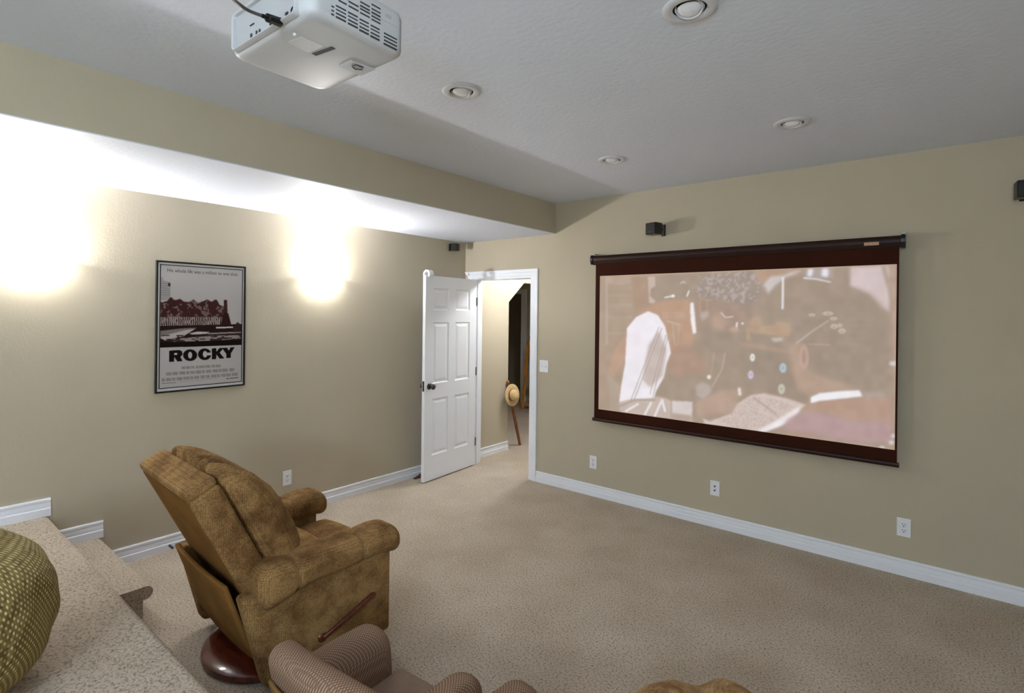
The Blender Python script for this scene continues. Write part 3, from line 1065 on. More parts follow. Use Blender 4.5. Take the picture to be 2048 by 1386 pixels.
# desk, drawers and bell-like lamp
RS.poly([(1478, 684), (1586, 702), (1586, 708), (1478, 692)], (198, 164, 142), 2)
RS.poly([(1492, 654), (1534, 652), (1534, 650), (1552, 650), (1552, 642), (1582, 646), (1580, 674), (1500, 664), (1500, 682), (1493, 680)], (208, 174, 144), 1)
RS.poly([(1498, 654), (1506, 634), (1520, 632), (1526, 652)], (206, 172, 146), 2)
RS.poly([(1504, 668), (1568, 676), (1566, 696), (1506, 684)], (162, 146, 130), 1)
RS.poly([(1540, 676), (1566, 674), (1566, 682), (1548, 684)], (226, 214, 206), 2)
RS.poly([(1478, 694), (1592, 710), (1612, 760), (1622, 800), (1560, 788), (1486, 772)], (162, 144, 126), 4, .8)
for cx, cy_, rx, ry, c in ((1505, 715, 5, 8, (246, 244, 236)), (1501.5, 749.5, 5.5, 8.5, (222, 208, 240)), (1566, 736, 7, 10, (196, 222, 238)), (1563, 778, 7, 10.5, (222, 222, 206))):
    RS.ell(cx, cy_, rx, ry, c, .25)
    RS.ell(cx, cy_, rx * .4, ry * .4, (190, 190, 186), .5, .6)
RS.poly([(1512, 542), (1600, 538), (1596, 552), (1560, 556), (1530, 566), (1514, 560)], (206, 168, 142), 2)
RS.poly([(1526, 568), (1542, 552), (1564, 550), (1600, 538), (1604, 542), (1572, 556), (1550, 572), (1536, 590)], (222, 214, 216), 2)
RS.line([(1566, 556), (1565, 617)], 4, (250, 248, 252))
RS.poly([(1612, 534), (1666, 532), (1668, 556), (1612, 560)], (190, 180, 178), 2)
RS.poly([(1616, 536), (1628, 536), (1624, 554), (1614, 552)], (244, 242, 252), 2)
RS.poly([(1644, 535), (1658, 534), (1656, 556), (1642, 552)], (240, 238, 250), 2)
RS.line([(1608, 556), (1632, 558), (1660, 564)], 3, (236, 232, 240))
# bright window behind
RS.poly([(1699, 530), (1786, 526), (1790, 620), (1778, 626), (1756, 610), (1738, 590), (1712, 578), (1699, 572)], (230, 212, 214), 2)
RS.poly([(1762, 528), (1770, 528), (1786, 590), (1786, 620)], (198, 180, 164), 1)
# pupil seen from behind: hair, pins, ear, neck, collar, blouse
RS.poly([(1582, 650), (1594, 620), (1624, 600), (1670, 588), (1716, 580), (1752, 606), (1776, 632), (1784, 680), (1770, 740), (1730, 780), (1650, 780), (1616, 720)], (168, 151, 135), 6)
RS.poly([(1578, 690), (1586, 686), (1600, 690), (1616, 740), (1640, 752), (1700, 770), (1720, 782), (1650, 786), (1622, 794), (1598, 782), (1582, 740)], (204, 172, 152), 4)
RS.line([(1594, 686), (1622, 664), (1656, 642)], 4, (216, 204, 202), .8)
RS.line([(1616, 688), (1660, 690)], 3, (206, 186, 176), .7)
RS.ell(1608, 714, 9, 25, (226, 188, 176), .35)
RS.ell(1608, 714, 4.5, 15, (200, 160, 146), .5)
for cx, cy_, rx, ry in ((1624, 630, 6, 3), (1656, 627, 11, 4), (1667, 637, 7, 3.5), (1668, 653, 7, 5), (1680, 651, 5, 4), (1684, 662, 7, 5)):
    RS.ell(cx, cy_, rx, ry, (232, 216, 200), .5)
    RS.ell(cx, cy_ + .5, rx * .45, ry * .4, (180, 164, 150), .5)
for k in range(5):
    RS.line([(1700, 640 + k * 12), (1750 - k * 6, 638 + k * 13)], 3, (180, 166, 154), .4)
RS.poly([(1600, 818), (1626, 802), (1700, 796), (1790, 794), (1796, 850), (1700, 842), (1640, 824), (1604, 828)], (206, 164, 144), 4)
RS.poly([(1566, 856), (1576, 838), (1604, 824), (1650, 826), (1700, 842), (1796, 846), (1798, 884), (1700, 884), (1620, 872), (1570, 862)], (204, 166, 176), 4)
RS.poly([(1556, 862), (1600, 862), (1700, 886), (1800, 896), (1800, 915), (1560, 880)], (194, 164, 146), 4)
RS.poly([(1621, 794), (1640, 786), (1680, 782), (1719, 780), (1726, 793), (1690, 797), (1640, 802), (1621, 807)], (252, 250, 254), 1)
RS.poly([(1726, 784), (1764, 784), (1770, 794), (1730, 796)], (196, 184, 178), 3)
# right: curtain edge and beads
RS.poly([(1780, 526), (1796, 526), (1800, 920), (1782, 920)], (188, 160, 144), 2)
RS.poly([(1784, 526), (1788, 526), (1797, 905), (1792, 905)], (216, 186, 164), 1)
for cx, cy_ in ((1784, 727), (1790, 727), (1787, 872), (1783, 885), (1764, 896)):
    RS.ell(cx, cy_, 6, 5, (228, 218, 220), .6)
RS.line([(1200, 552), (1793, 527)], 7, (206, 172, 140), .8)
base_c = np.array((178, 160, 144.))
bright = np.clip((RS.col.mean(-1) - 200) / 30, 0, 1)[..., None]
RS.col = np.maximum(RS.col, base_c * .93)
hz2 = base_c + (RS.col - base_c) * (.58 + .42 * bright)
RS.col = np.stack([blur(hz2[..., k], 1) for k in range(3)], -1)
RS.col = RS.col + ((vnoise(RS.X, RS.Y, 14, 51) - .5) * 9)[..., None]
pic = RS.build('projected_picture', print_mat('projected_light', 0.40, .15, .8), sc)
tag(pic, 'pale hazy projected film frame of two people at a desk')

# ------------------------------------------------------------------ speakers
def speaker(label, loc, rotz, w, h, d, gap):
    t = thing('speaker', label, 'speaker', loc, rotz, 'small black wall speakers')
    # local -y is the front, wall plate at y=0
    y1 = -gap
    obj('cabinet', MB().box(-w / 2, w / 2, y1 - d, y1, -h / 2, h / 2), M['black'], t, bevel=.006)
    gr = obj('grille', MB().box(-w / 2 + .006, w / 2 - .006, y1 - d - .004, y1 - d, -h / 2 + .006, h / 2 - .006), M['black'], t, bevel=.0015)
    obj('badge', MB().box(-.012, .012, y1 - d - .0055, y1 - d - .0038, -h / 2 + .018, -h / 2 + .023), M['nickel'], gr)
    obj('wall_plate', MB().box(-.02, .02, -.008, 0, -h / 2, h / 2), M['black'], t, bevel=.002)
    obj('bracket_arm', MB().tube([(0, -.006, 0), (0, -gap - .004, 0)], .007, 8), M['black'], t)
    obj('wire', MB().tube([(.008, -gap, .012), (w * .4, -gap + .02, .024), (w * .45, -gap + .03, 0), (w * .3, -gap + .025, -.03), (.01, -.012, -.04)], .002, 6), M['label'], t, True)
    return t


c0 = at(1310, 457.5, 1, -.13)
speaker('small black speaker on a bracket above the projection screen', (c0[0] + .02, 0, c0[2]), math.radians(-14), .105, .098, .09, .085)
c0 = at(2044, 380, 1, -.10)
speaker('small black speaker high on the front wall beyond the right end of the screen', (c0[0] + .015, 0, c0[2]), math.radians(6), .11, .098, .09, .06)
c0 = at(909, 494, 0, .07)
speaker('small black speaker tucked under the soffit in the corner above the door', (0, c0[1], c0[2]), math.radians(90 + 12), .075, .078, .07, .03)

# ------------------------------------------------------------------ outlets and switch
def outlet(label, loc, rotz, kind):
    nm = {'duplex': 'power_outlet', 'jack': 'cable_outlet', 'switch': 'light_switch'}[kind]
    t = thing(nm, label, 'light switch' if kind == 'switch' else 'outlet', loc, rotz)
    w = .105 if kind == 'switch' else .074
    h = .118
    obj('cover_plate', MB().box(-w / 2, w / 2, -.006, 0, -h / 2, h / 2), M['white'], t, bevel=.0025)
    if kind == 'duplex':
        for z in (.02, -.02):
            r = obj('receptacle', MB().box(-.0165, .0165, -.009, -.004, z - .014, z + .014), M['white'], t, bevel=.003)
            obj('slot', MB().box(-.0085, -.0055, -.0095, -.0085, z, z + .009), M['slot'], r)
            obj('slot', MB().box(.0055, .0085, -.0095, -.0085, z, z + .008), M['slot'], r)
            obj('slot', MB().box(-.003, .003, -.0095, -.0085, z - .010, z - .004), M['slot'], r)
        obj('screw', MB().lathe([(0, 0), (.003, 0), (.003, .001), (0, .0015)], 8, Matrix.Translation((0, -.006, 0)) @ Matrix.Rotation(math.pi / 2, 4, 'X')), M['sticker'], t)
    elif kind == 'jack':
        for z in (.016, -.016):
            obj('jack', MB().lathe([(0, 0), (.006, 0), (.006, .006), (.004, .007), (0, .007)], 12, Matrix.Translation((0, -.005, z)) @ Matrix.Rotation(math.pi / 2, 4, 'X')), M['dark_metal'], t)
    else:
        for x in (-.023, .023):
            r = obj('switch_frame', MB().box(x - .008, x + .008, -.008, -.004, -.016, .016), M['white'], t, bevel=.001)
            s = 1 if x < 0 else -1
            obj('toggle', MB().extrude([(-.006, -.005), (-.02, s * .006 - .004), (-.02, s * .006 + .004), (-.006, .005)], lambda a, b: (x - .004, a, b), lambda a, b: (x + .004, a, b)), M['white'], r)
    return t


outlet('white power outlet on the poster wall behind the recliner', (0, -2.062, .302), math.pi / 2, 'duplex')
outlet('white power outlet low on the front wall, under the screen corner by the door', (1.664, 0, .308), 0, 'duplex')
outlet('white cable outlet plate with two dark jacks under the screen', (2.768, 0, .305), 0, 'jack')
outlet('white power outlet low on the front wall under the right end of the screen', (3.976, 0, .309), 0, 'duplex')
outlet('white double light switch beside the door casing', (1.094, 0, 1.151), 0, 'switch')

# ------------------------------------------------------------------ ceiling projector
pz = 2.40
A_, B_, C_, D_ = at(470, 118, 2, pz), at(641, 190, 2, pz), at(803, 121, 2, pz), at(622, 14, 2, pz)
pc = (A_ + B_ + C_ + D_) / 4
pw = (np.linalg.norm(C_ - B_) + np.linalg.norm(D_ - A_)) / 2
pd = (np.linalg.norm(A_ - B_) + np.linalg.norm(D_ - C_)) / 2
prot = math.atan2((C_ - B_)[1], (C_ - B_)[0])
ph = .128
pj = thing('ceiling_projector', 'white ceiling mounted projector with slotted side vents', 'projector', (pc[0], pc[1], pz), prot)
PI_ = (Matrix.Translation((pc[0], pc[1], pz)) @ Matrix.Rotation(prot, 4, 'Z')).inverted()


def loc_pt(P):
    return PI_ @ Vector([float(v) for v in P])


def rr(w, h, r, n=6):
    out = []
    for cx, cz, a0 in ((w / 2 - r, h / 2 - r, 0), (-w / 2 + r, h / 2 - r, 90), (-w / 2 + r, -h / 2 + r, 180), (w / 2 - r, -h / 2 + r, 270)):
        for k in range(n + 1):
            a = math.radians(a0 + 90 * k / n)
            out.append((cx + r * math.cos(a), cz + r * math.sin(a)))
    return out


# shell: rounded in plan, rolled lower edge
rings = []
for ins, z in ((.030, 0.0), (.018, .0015), (.008, .006), (.002, .013), (0, .022), (0, .075)):
    rings.append([(x, y, z) for x, y in rr(pw - 2 * ins, pd - 2 * ins, .035 - ins * .3)])
rear_cut = pd / 2 - .03
shell = MB().loft(rings)
body = sharp(obj('lower_shell', shell, M['projector'], pj), 40)
rings = []
for ins, z in ((.0015, .0765), (0, .080), (0, ph - .02), (.004, ph - .008), (.014, ph - .001), (.03, ph)):
    rings.append([(x, y, z) for x, y in rr(pw - 2 * ins, pd - 2 * ins, .035 - ins * .3)])
sharp(obj('upper_shell', MB().loft(rings), M['projector'], pj), 40)
# rear connector bay: raised bezel round a grey port panel
yb_ = -pd / 2
pxl, pxr = -pw / 2 + .045, pw / 2 - .055
bez = MB()
o1 = [(x * 1.0 + (pxl + pxr) / 2, z + .060) for x, z in rr(pxr - pxl + .016, .106, .014)]
o2 = [(x * 1.0 + (pxl + pxr) / 2, z + .060) for x, z in rr(pxr - pxl, .094, .010)]
bez.loft([[(x, yb_ + .004, z) for x, z in o1], [(x, yb_ - .010, z) for x, z in o1], [(x, yb_ - .013, z) for x, z in [((a - (pxl + pxr) / 2) * .99 + (pxl + pxr) / 2, (b - .060) * .98 + .060) for a, b in o1]],
          [(x, yb_ - .011, z) for x, z in o2], [(x, yb_ - .001, z) for x, z in o2]], cap=False)
sharp(obj('rear_bezel', bez, M['projector'], pj), 40)
pp = obj('port_panel', MB().poly([(x, yb_ - .0015, z) for x, z in o2][::-1]), M['port'], pj)


def rear(px, py):
    q = at(px, py, 1, pc[1] - pd / 2 - .002)
    return loc_pt(q)


def crp(x, y):      # crop (460,0)-(660,140) scale 9.9
    return rear(460 + x / 9.9, y / 9.9)


for (x, y, r) in ((825, 560, .0085), (1235, 290, .0095)):
    q = crp(x, y)
    obj('round_port', MB().lathe([(.003, 0), (r, 0), (r, .003), (r * .75, .003), (r * .7, .001), (.003, .001)], 16, Matrix.Translation((q.x, yb_ - .0015, q.z + .012)) @ Matrix.Rotation(math.pi / 2, 4, 'X')), M['dark_metal'], pj)
for (x, y, w_, h_) in ((435, 800, .004, .011), (535, 750, .003, .013), (595, 710, .003, .011), (655, 730, .003, .005), (1110, 355, .0065, .006), (1095, 440, .004, .004), (450, 580, .011, .003), (1190, 360, .003, .006), (1285, 265, .006, .006)):
    q = crp(x, y)
    obj('port_slot', MB().box(q.x - w_, q.x + w_, yb_ - .004, yb_ - .0014, q.z + .012 - h_ / 2, q.z + .012 + h_ / 2), M['slot'], pj)
# side vents (local +x face)
xf = pw / 2


def side(x, y):     # crop (640,0)-(820,120) scale 11.378
    q = at(640 + x / 11.378, y / 11.378, 0, pc[0] + pw / 2)
    return loc_pt(q)


def slot(x0, y0, x1, y1, h=.0042, m='slot'):
    a, b = side(x0, y0), side(x1, y1)
    z = (a.z + b.z) / 2
    lo_, hi_ = min(a.y, b.y), max(a.y, b.y)
    lim = pd / 2 - .02
    lo_, hi_ = max(lo_, -lim), min(hi_, lim)
    if hi_ - lo_ < .003:
        return
    obj('vent_slot', MB().box(xf - .002, xf + .0006, lo_, hi_, z - h / 2, z + h / 2), M[m], pj)


for (xa, xb, ys) in ((250, 312, (140, 232, 318)), (352, 588, (122, 290, 372)), (632, 858, (270, 440, 518)), (898, 1112, (425, 592, 668)), (1156, 1362, (565, 728, 805)), (1462, 1762, (738, 815, 893, 972))):
    for y in ys:
        slot(xa, y, xb, y + (xb - xa) * .56)
for (xa, xb, ys) in ((352, 588, (205,)), (632, 858, (352,)), (898, 1112, (505,)), (1156, 1362, (642,))):
    for y in ys:
        slot(xa, y, xb, y + (xb - xa) * .56, .0034)
for (xa, xb, ys) in ((410, 600, (5,)), (645, 872, (30, 130)), (912, 1135, (35, 118, 190, 280)), (1175, 1382, (90, 188, 268, 350, 430))):
    for y in ys:
        slot(xa, y, xb, y + (xb - xa) * .56)
a, b = side(1500, 290), side(1630, 440)
obj('side_sticker', MB().box(xf - .001, xf + .0006, min(a.y, b.y), max(a.y, b.y), min(a.z, b.z), max(a.z, b.z)), M['sticker'], pj)
# underside: intake slot, security bar recess, plate and a painted glint
def under(px, py):
    return loc_pt(at(px, py, 2, pz))


q0, q1 = under(628, 109), under(667, 95)
dv = (q1 - q0)
nrm = Vector((-dv.y, dv.x, 0)).normalized() * .007
mb = MB()
mb.loft([[tuple(q0 - nrm + Vector((0, 0, z))), tuple(q1 - nrm + Vector((0, 0, z))), tuple(q1 + nrm + Vector((0, 0, z))), tuple(q0 + nrm + Vector((0, 0, z)))] for z in (-.0012, .002)])
obj('intake_slot', mb, M['slot'], pj)
qa = [under(*t) for t in ((678, 131), (722, 150), (750, 138), (702, 120))]
mb = MB().loft([[tuple(Vector(q) + Vector((0, 0, z))) for q in qa] for z in (-.003, .003)])
sb = obj('security_recess', mb, M['port'], pj, bevel=.001)
qb = [under(*t) for t in ((704, 130), (712, 127), (726, 132), (724, 137), (710, 136), (704, 130))]
obj('security_bar', MB().tube([tuple(q + Vector((0, 0, -.004))) for q in qb], .0016, 6), M['dark_metal'], sb, True)
qq = [under(*t) for t in ((602, 72), (648, 92), (618, 106), (575, 84))]
obj('lamp_door', MB().loft([[tuple(Vector(q) + Vector((0, 0, z))) for q in qq] for z in (-.0008, .002)]), M['projector'], pj)
qf = under(590, 68)
obj('foot_or_glint', MB().lathe([(0, .002), (.006, .002), (.005, -.003), (0, -.005)], 12, Matrix.Translation((qf.x, qf.y, 0))), M['white'], pj, True)  # small white stub painted in for a glint of reflected light
lx = Matrix.Translation((.07, pd / 2 - .002, .06)) @ Matrix.Rotation(-math.pi / 2, 4, 'X')
ln = obj('lens_barrel', MB().lathe([(0, 0), (.036, 0), (.036, .012), (.030, .014), (.028, .006), (0, .004)], 28, lx), M['dark_metal'], pj, True)
# ceiling mount
obj('mount_pole', MB().lathe([(0, ph - .01), (.02, ph - .01), (.02, CE - pz - .01), (0, CE - pz - .01)], 20), M['white'], pj, True)
obj('mount_plate', MB().lathe([(0, CE - pz - .012), (.06, CE - pz - .012), (.06, CE - pz), (0, CE - pz)], 28), M['white'], pj, True)
# cable plugged into the back
t = crp(1000, 445)
end = PI_.inverted() @ Vector((t.x, yb_ - .004, t.z))
cp = [at(462, -8, 1, end.y - .16), at(478, 8, 1, end.y - .12), at(497, 21, 1, end.y - .09), at(524, 31.5, 1, end.y - .06)]
cb = thing('video_cable', 'grey video cable plugged into the back of the projector', 'cable', (float(cp[0][0]), float(cp[0][1]), CE))
rel = lambda p: tuple(Vector([float(v) for v in p]) - Vector((float(cp[0][0]), float(cp[0][1]), CE)))
p0 = at(462, -8, 1, end.y - .16)
cpv = [Vector([float(v) for v in c]) for c in cp]
d_ = cpv[0] - cpv[1]
c1_ = cpv[0] + d_ * 1.2 + Vector((0, 0, .02))
ctrl = [Vector((c1_.x + d_.x * 1.5, c1_.y + d_.y * 1.5, CE)), c1_] + cpv


def smooth_path(P, n=6):
    out = []
    for i in range(len(P) - 1):
        a, b, c_, d = P[max(i - 1, 0)], P[i], P[i + 1], P[min(i + 2, len(P) - 1)]
        for k in range(n):
            u = k / n
            out.append(.5 * ((2 * b) + (c_ - a) * u + (2 * a - 5 * b + 4 * c_ - d) * u * u + (3 * b - a - 3 * c_ + d) * u ** 3))
    out.append(P[-1])
    return out


obj('cord', MB().tube([rel(p) for p in smooth_path(ctrl)], .0042, 8), M['cable'], cb, True)
pl0 = ctrl[-1]
obj('plug', MB().tube([rel(pl0), rel(pl0.lerp(end, .25)), rel(pl0.lerp(end, .3)), rel(pl0.lerp(end, .95)), rel(end)], [.005, .006, .011, .012, .009], 8), M['dark_metal'], cb)

# ------------------------------------------------------------------ brown swivel recliner
rc = thing('recliner', 'brown chenille swivel recliner with pillow back on a round wooden base', 'recliner', (1.565, -2.955, 0), math.radians(-3))
sharp(obj('swivel_base', MB().lathe([(0, .008), (.325, .008), (.33, .016), (.328, .036), (.315, .046), (.26, .056), (.08, .072), (0, .074)], 56), M['mahog'], rc), 30)
obj('pedestal', MB().lathe([(0, .07), (.07, .07), (.06, .09), (.06, .13), (0, .13)], 24), M['dark_metal'], rc, True)
obj('under_frame', MB().box(-.33, .33, -.20, .34, .125, .20), M['rust'], rc)
RB = math.radians(26)


def bodyside(s):
    def df(P, u):
        P = P.copy()
        P[:, 0] += .012 * (1 - u[:, 1] ** 2) * (1 - u[:, 2] ** 2) * np.sign(P[:, 0]) * .8
        z = P[:, 2] + .265
        rear_ = np.clip((-u[:, 1] + .0) / 1.0, 0, 1)
        P[:, 1] += -rear_ * (z - .06) * .26
        P[:, 0] += s * .375
        P[:, 1] += .085
        P[:, 2] += .27
        return P
    return softbox(.09, .62, .42, .022, 10, 3, df)


for s in (-1, 1):
    obj('side_panel', bodyside(s), M['recl'], rc, True)

    def arm(P, u):
        P = P.copy()
        y = P[:, 1]
        # three soft bolsters divided by seams
        for ys in (-.19, .13):
            g = np.exp(-((y - ys) / .011) ** 2)
            P[:, 0] *= 1 - .10 * g
            P[:, 2] *= 1 - .14 * g
        puff = .012 * np.abs(np.sin((y + .20) / .33 * math.pi))
        P[:, 2] += puff * (u[:, 2] > 0)
        P[:, 0] *= 1 + .05 * np.cos(y * 4)
        # rear end swells down, front end rolls over
        P[:, 2] += np.where(u[:, 2] < 0, -.05 * np.clip((-y - .12) / .2, 0, 1), 0)
        P[:, 2] += -.028 * np.clip((y - .22) / .14, 0, 1) ** 2 + .012 * np.clip((y - .0) / .2, 0, 1)
        P[:, 0] += s * .365
        P[:, 1] += .085
        P[:, 2] += .515
        return P
    obj('arm_rest', softbox(.195, .72, .125, .060, 60, 6, arm), M['recl'], rc, True)


def seat(P, u):
    P = P.copy()
    P[:, 2] += .03 * (1 - u[:, 0] ** 2) * (1 - u[:, 1] ** 4) * (u[:, 2] > 0)
    P[:, 1] += .02
    P[:, 2] += .385
    return P


obj('seat_cushion', softbox(.55, .44, .14, .05, 12, 4, seat), M['recl'], rc, True)


def front(P, u):
    P = P.copy()
    P[:, 2] += .018 * (1 - u[:, 0] ** 2) * (u[:, 2] > 0)
    P[:, 1] += .018 * (1 - u[:, 0] ** 2) * (u[:, 1] > 0) + .325
    P[:, 2] += .37
    return P


obj('foot_rest', softbox(.55, .19, .15, .055, 10, 4, front), M['recl'], rc, True)
obj('front_panel', softbox(.57, .06, .30, .02, 6, 3, lambda P, u: P + np.array([0, .36, .25])), M['recl'], rc, True)


def tilt_to(P, y0, z0):
    Q = rotx(P, RB)
    Q[:, 1] += y0
    Q[:, 2] += z0
    return Q


# back: outer frame slab and a deep pleated pillow
HB = .585


def slab(P, u):
    P = P.copy()
    P[:, 0] *= 1 + .03 * u[:, 2]
    P[:, 2] += HB / 2
    return tilt_to(P, -.205, .42)


obj('back_frame', softbox(.64, .115, HB, .022, 10, 3, slab), M['recl_back'], rc, True)


def wing(P, u, s):
    P = P.copy()
    P[:, 2] += HB / 2 - .015
    P[:, 0] += s * .322
    P[:, 1] += .005
    return tilt_to(P, -.205, .42)


for s in (-1, 1):
    obj('back_side', softbox(.05, .125, HB - .01, .02, 8, 3, lambda P, u, s=s: wing(P, u, s)), M['recl'], rc, True)
obj('back_top', softbox(.66, .125, .05, .02, 10, 3, lambda P, u: tilt_to(P + np.array([0, .004, HB - .005]), -.205, .42)), M['recl'], rc, True)


def pillow(P, u):
    P = P.copy()
    x, y, z = u[:, 0], u[:, 1], u[:, 2]
    fr = np.clip((y + 1) / 2, 0, 1)
    # belly: fullest at the lumbar, waist below the head
    P[:, 1] += fr * (1 - np.abs(x) ** 3) * (.012 + .03 * np.cos((z + .35) * 2.2))
    # crown arches up in the middle and rolls forward
    top = np.clip((z - .3) / .7, 0, 1)
    P[:, 2] += top * .045 * (1 - x ** 2)
    P[:, 2] += .022 * top * np.exp(-((fr - .2) / .22) ** 2)
    P[:, 2] -= .075 * fr ** 1.5 * top
    P[:, 1] -= .03 * fr * top
    P[:, 0] *= 1 + .035 * fr * np.cos(z * 1.4)
    # gathered pleats over the crown
    w_ = np.clip((z - .55) / .2, 0, 1) * np.clip(1.5 - 1.3 * fr, 0, 1)
    P[:, 2] += np.sin(P[:, 0] * 88 + 1.6 * np.sin(P[:, 1] * 26 + P[:, 0] * 9)) * .011 * w_
    P[:, 2] += HB / 2 + .004
    P[:, 1] += .145
    return tilt_to(P, -.205, .42)


bk = obj('back_pillow', softbox(.655, .195, .575, .088, 70, 9, pillow), M['recl'], rc, True)


def rear_panel(P, u):
    P = P.copy()
    P[:, 1] += -.14 * (P[:, 2] + .2) / .4 - .225
    P[:, 1] -= .012 * (1 - u[:, 0] ** 2)
    P[:, 2] += .335
    return P


obj('rear_skirt', softbox(.62, .025, .36, .010, 8, 2, rear_panel), M['recl_back'], rc, True)
lv = obj('recline_lever', MB().tube([(.428, .02, .185), (.436, .03, .19), (.44, .12, .225), (.44, .27, .285), (.44, .285, .29)], [.012, .011, .010, .013, .007], 10), M['mahog'], rc, True)
tag(lv, 'dark wooden recline lever')
obj('lever_pivot', MB().lathe([(0, 0), (.024, 0), (.022, .010), (0, .012)], 16, Matrix.Translation((.42, .02, .185)) @ Matrix.Rotation(math.pi / 2, 4, 'Y')), M['mahog'], rc, True)

# ------------------------------------------------------------------ small tweed armchairs
def kid_chair(label, loc, rotz):
    t = thing('small_armchair', label, 'armchair', loc, rotz, 'low tweed armchairs side by side')

    def arm(P, u, s):
        P = P.copy()
        P[:, 0] += s * .03 * np.clip(u[:, 2], 0, 1) ** 2
        P[:, 2] += -.02 * np.clip(-u[:, 1], 0, 1) * 0
        P[:, 2] += .012 * (1 - u[:, 1] ** 2) * (u[:, 2] > 0)
        P[:, 0] += s * .225
        P[:, 1] += .01
        P[:, 2] += .205
        return P
    for s in (-1, 1):
        obj('arm_rest', softbox(.165, .44, .37, .078, 8, 6, lambda P, u, s=s: arm(P, u, s)), M['tweed'], t, True)

    def back(P, u):
        P = P.copy()
        P[:, 2] += .03 * (1 - u[:, 0] ** 2) * (u[:, 2] > 0)
        P[:, 1] += -.05 * np.clip(u[:, 2], 0, 1) - .04 * (1 - u[:, 0] ** 2)
        P[:, 1] -= .17
        P[:, 2] += .27
        return P
    bk_ = obj('backrest', softbox(.56, .12, .50, .056, 10, 6, back), M['tweed'], t, True)

    def bp(P, u):
        P = P.copy()
        P[:, 2] += .02 * (1 - u[:, 0] ** 2) * (u[:, 2] > 0)
        P[:, 1] += -.05 * np.clip(u[:, 2], 0, 1) - .04 * (1 - u[:, 0] ** 2) - .229
        P[:, 2] += .235
        return P
    tag(obj('outer_back', softbox(.46, .014, .39, .006, 8, 2, bp), M['tan_back'], bk_, True), 'golden brown outer back panel')
    obj('seat', softbox(.29, .40, .14, .03, 8, 4, lambda P, u: P + np.array([0, .035, .175])), M['tweed_seat'], t, True)
    obj('seat_base', softbox(.30, .38, .12, .012, 4, 2, lambda P, u: P + np.array([0, .03, .075])), M['tweed'], t, True)
    for x in (-.2, .2):
        for y in (-.18, .16):
            obj('foot_or_glint', MB().lathe([(0, 0), (.016, 0), (.02, .03), (0, .03)], 12, Matrix.Translation((x, y, 0))), M['mahog'], t, True)
    return t


k1 = kid_chair('low taupe tweed armchair standing next to the recliner', (2.64, -3.13, 0), math.radians(4))
k2 = copy_tree(k1)
k2.location = (3.30, -3.03, 0)
k2.rotation_euler = (0, 0, math.radians(-2))
k2['label'] = 'low taupe tweed armchair between its twin and the tan fleece beanbag'

# ------------------------------------------------------------------ bean bags
def blob(name, label, cat, loc, R, H, m, seed, lump, squash=1.9, rings_=48, seg=72, dent=None):
    rg = np.random.RandomState(seed)
    ph_ = rg.rand(8) * 6.28
    pts, faces = [], []
    t = thing(name, label, cat, loc)
    for i in range(rings_ + 1):
        th = math.pi * i / rings_
        for jx in range(seg):
            a = 2 * math.pi * jx / seg
            sz, cz = math.sin(th), math.cos(th)
            r = abs(sz) ** .75
            z = (abs(cz) ** .85) * (1 if cz > 0 else -1)
            zz = z * H / 2 + H / 2
            bl = 1 + .10 * (1 - zz / H)
            l = 1 + lump * (.5 * math.sin(3 * a + ph_[0] + 2 * z) + .35 * math.sin(5 * a + ph_[1] - 3 * z) + .2 * math.sin(9 * a + ph_[2] + 5 * z) + .12 * math.sin(16 * a + ph_[3] + 9 * z))
            x, y = R * r * bl * l * math.cos(a), R * r * bl * l * math.sin(a)
            zz = max(0.0, zz * (1 + lump * .6 * (math.sin(x * 14 + ph_[4]) * math.cos(y * 12 + ph_[5]))))
            if dent:
                zz -= dent(x, y) * (zz / H)
            pts.append((x, y, zz))
    for i in range(rings_):
        for jx in range(seg):
            k = (jx + 1) % seg
            faces.append((i * seg + jx, i * seg + k, (i + 1) * seg + k, (i + 1) * seg + jx))
    mb = MB()
    mb.v, mb.f = pts, faces
    import bmesh
    o = obj('bag', mb, m, t, True)
    bm = bmesh.new()
    bm.from_mesh(o.data)
    bmesh.ops.remove_doubles(bm, verts=bm.verts, dist=1e-5)
    bmesh.ops.recalc_face_normals(bm, faces=bm.faces)
    bm.to_mesh(o.data)
    bm.free()
    return t


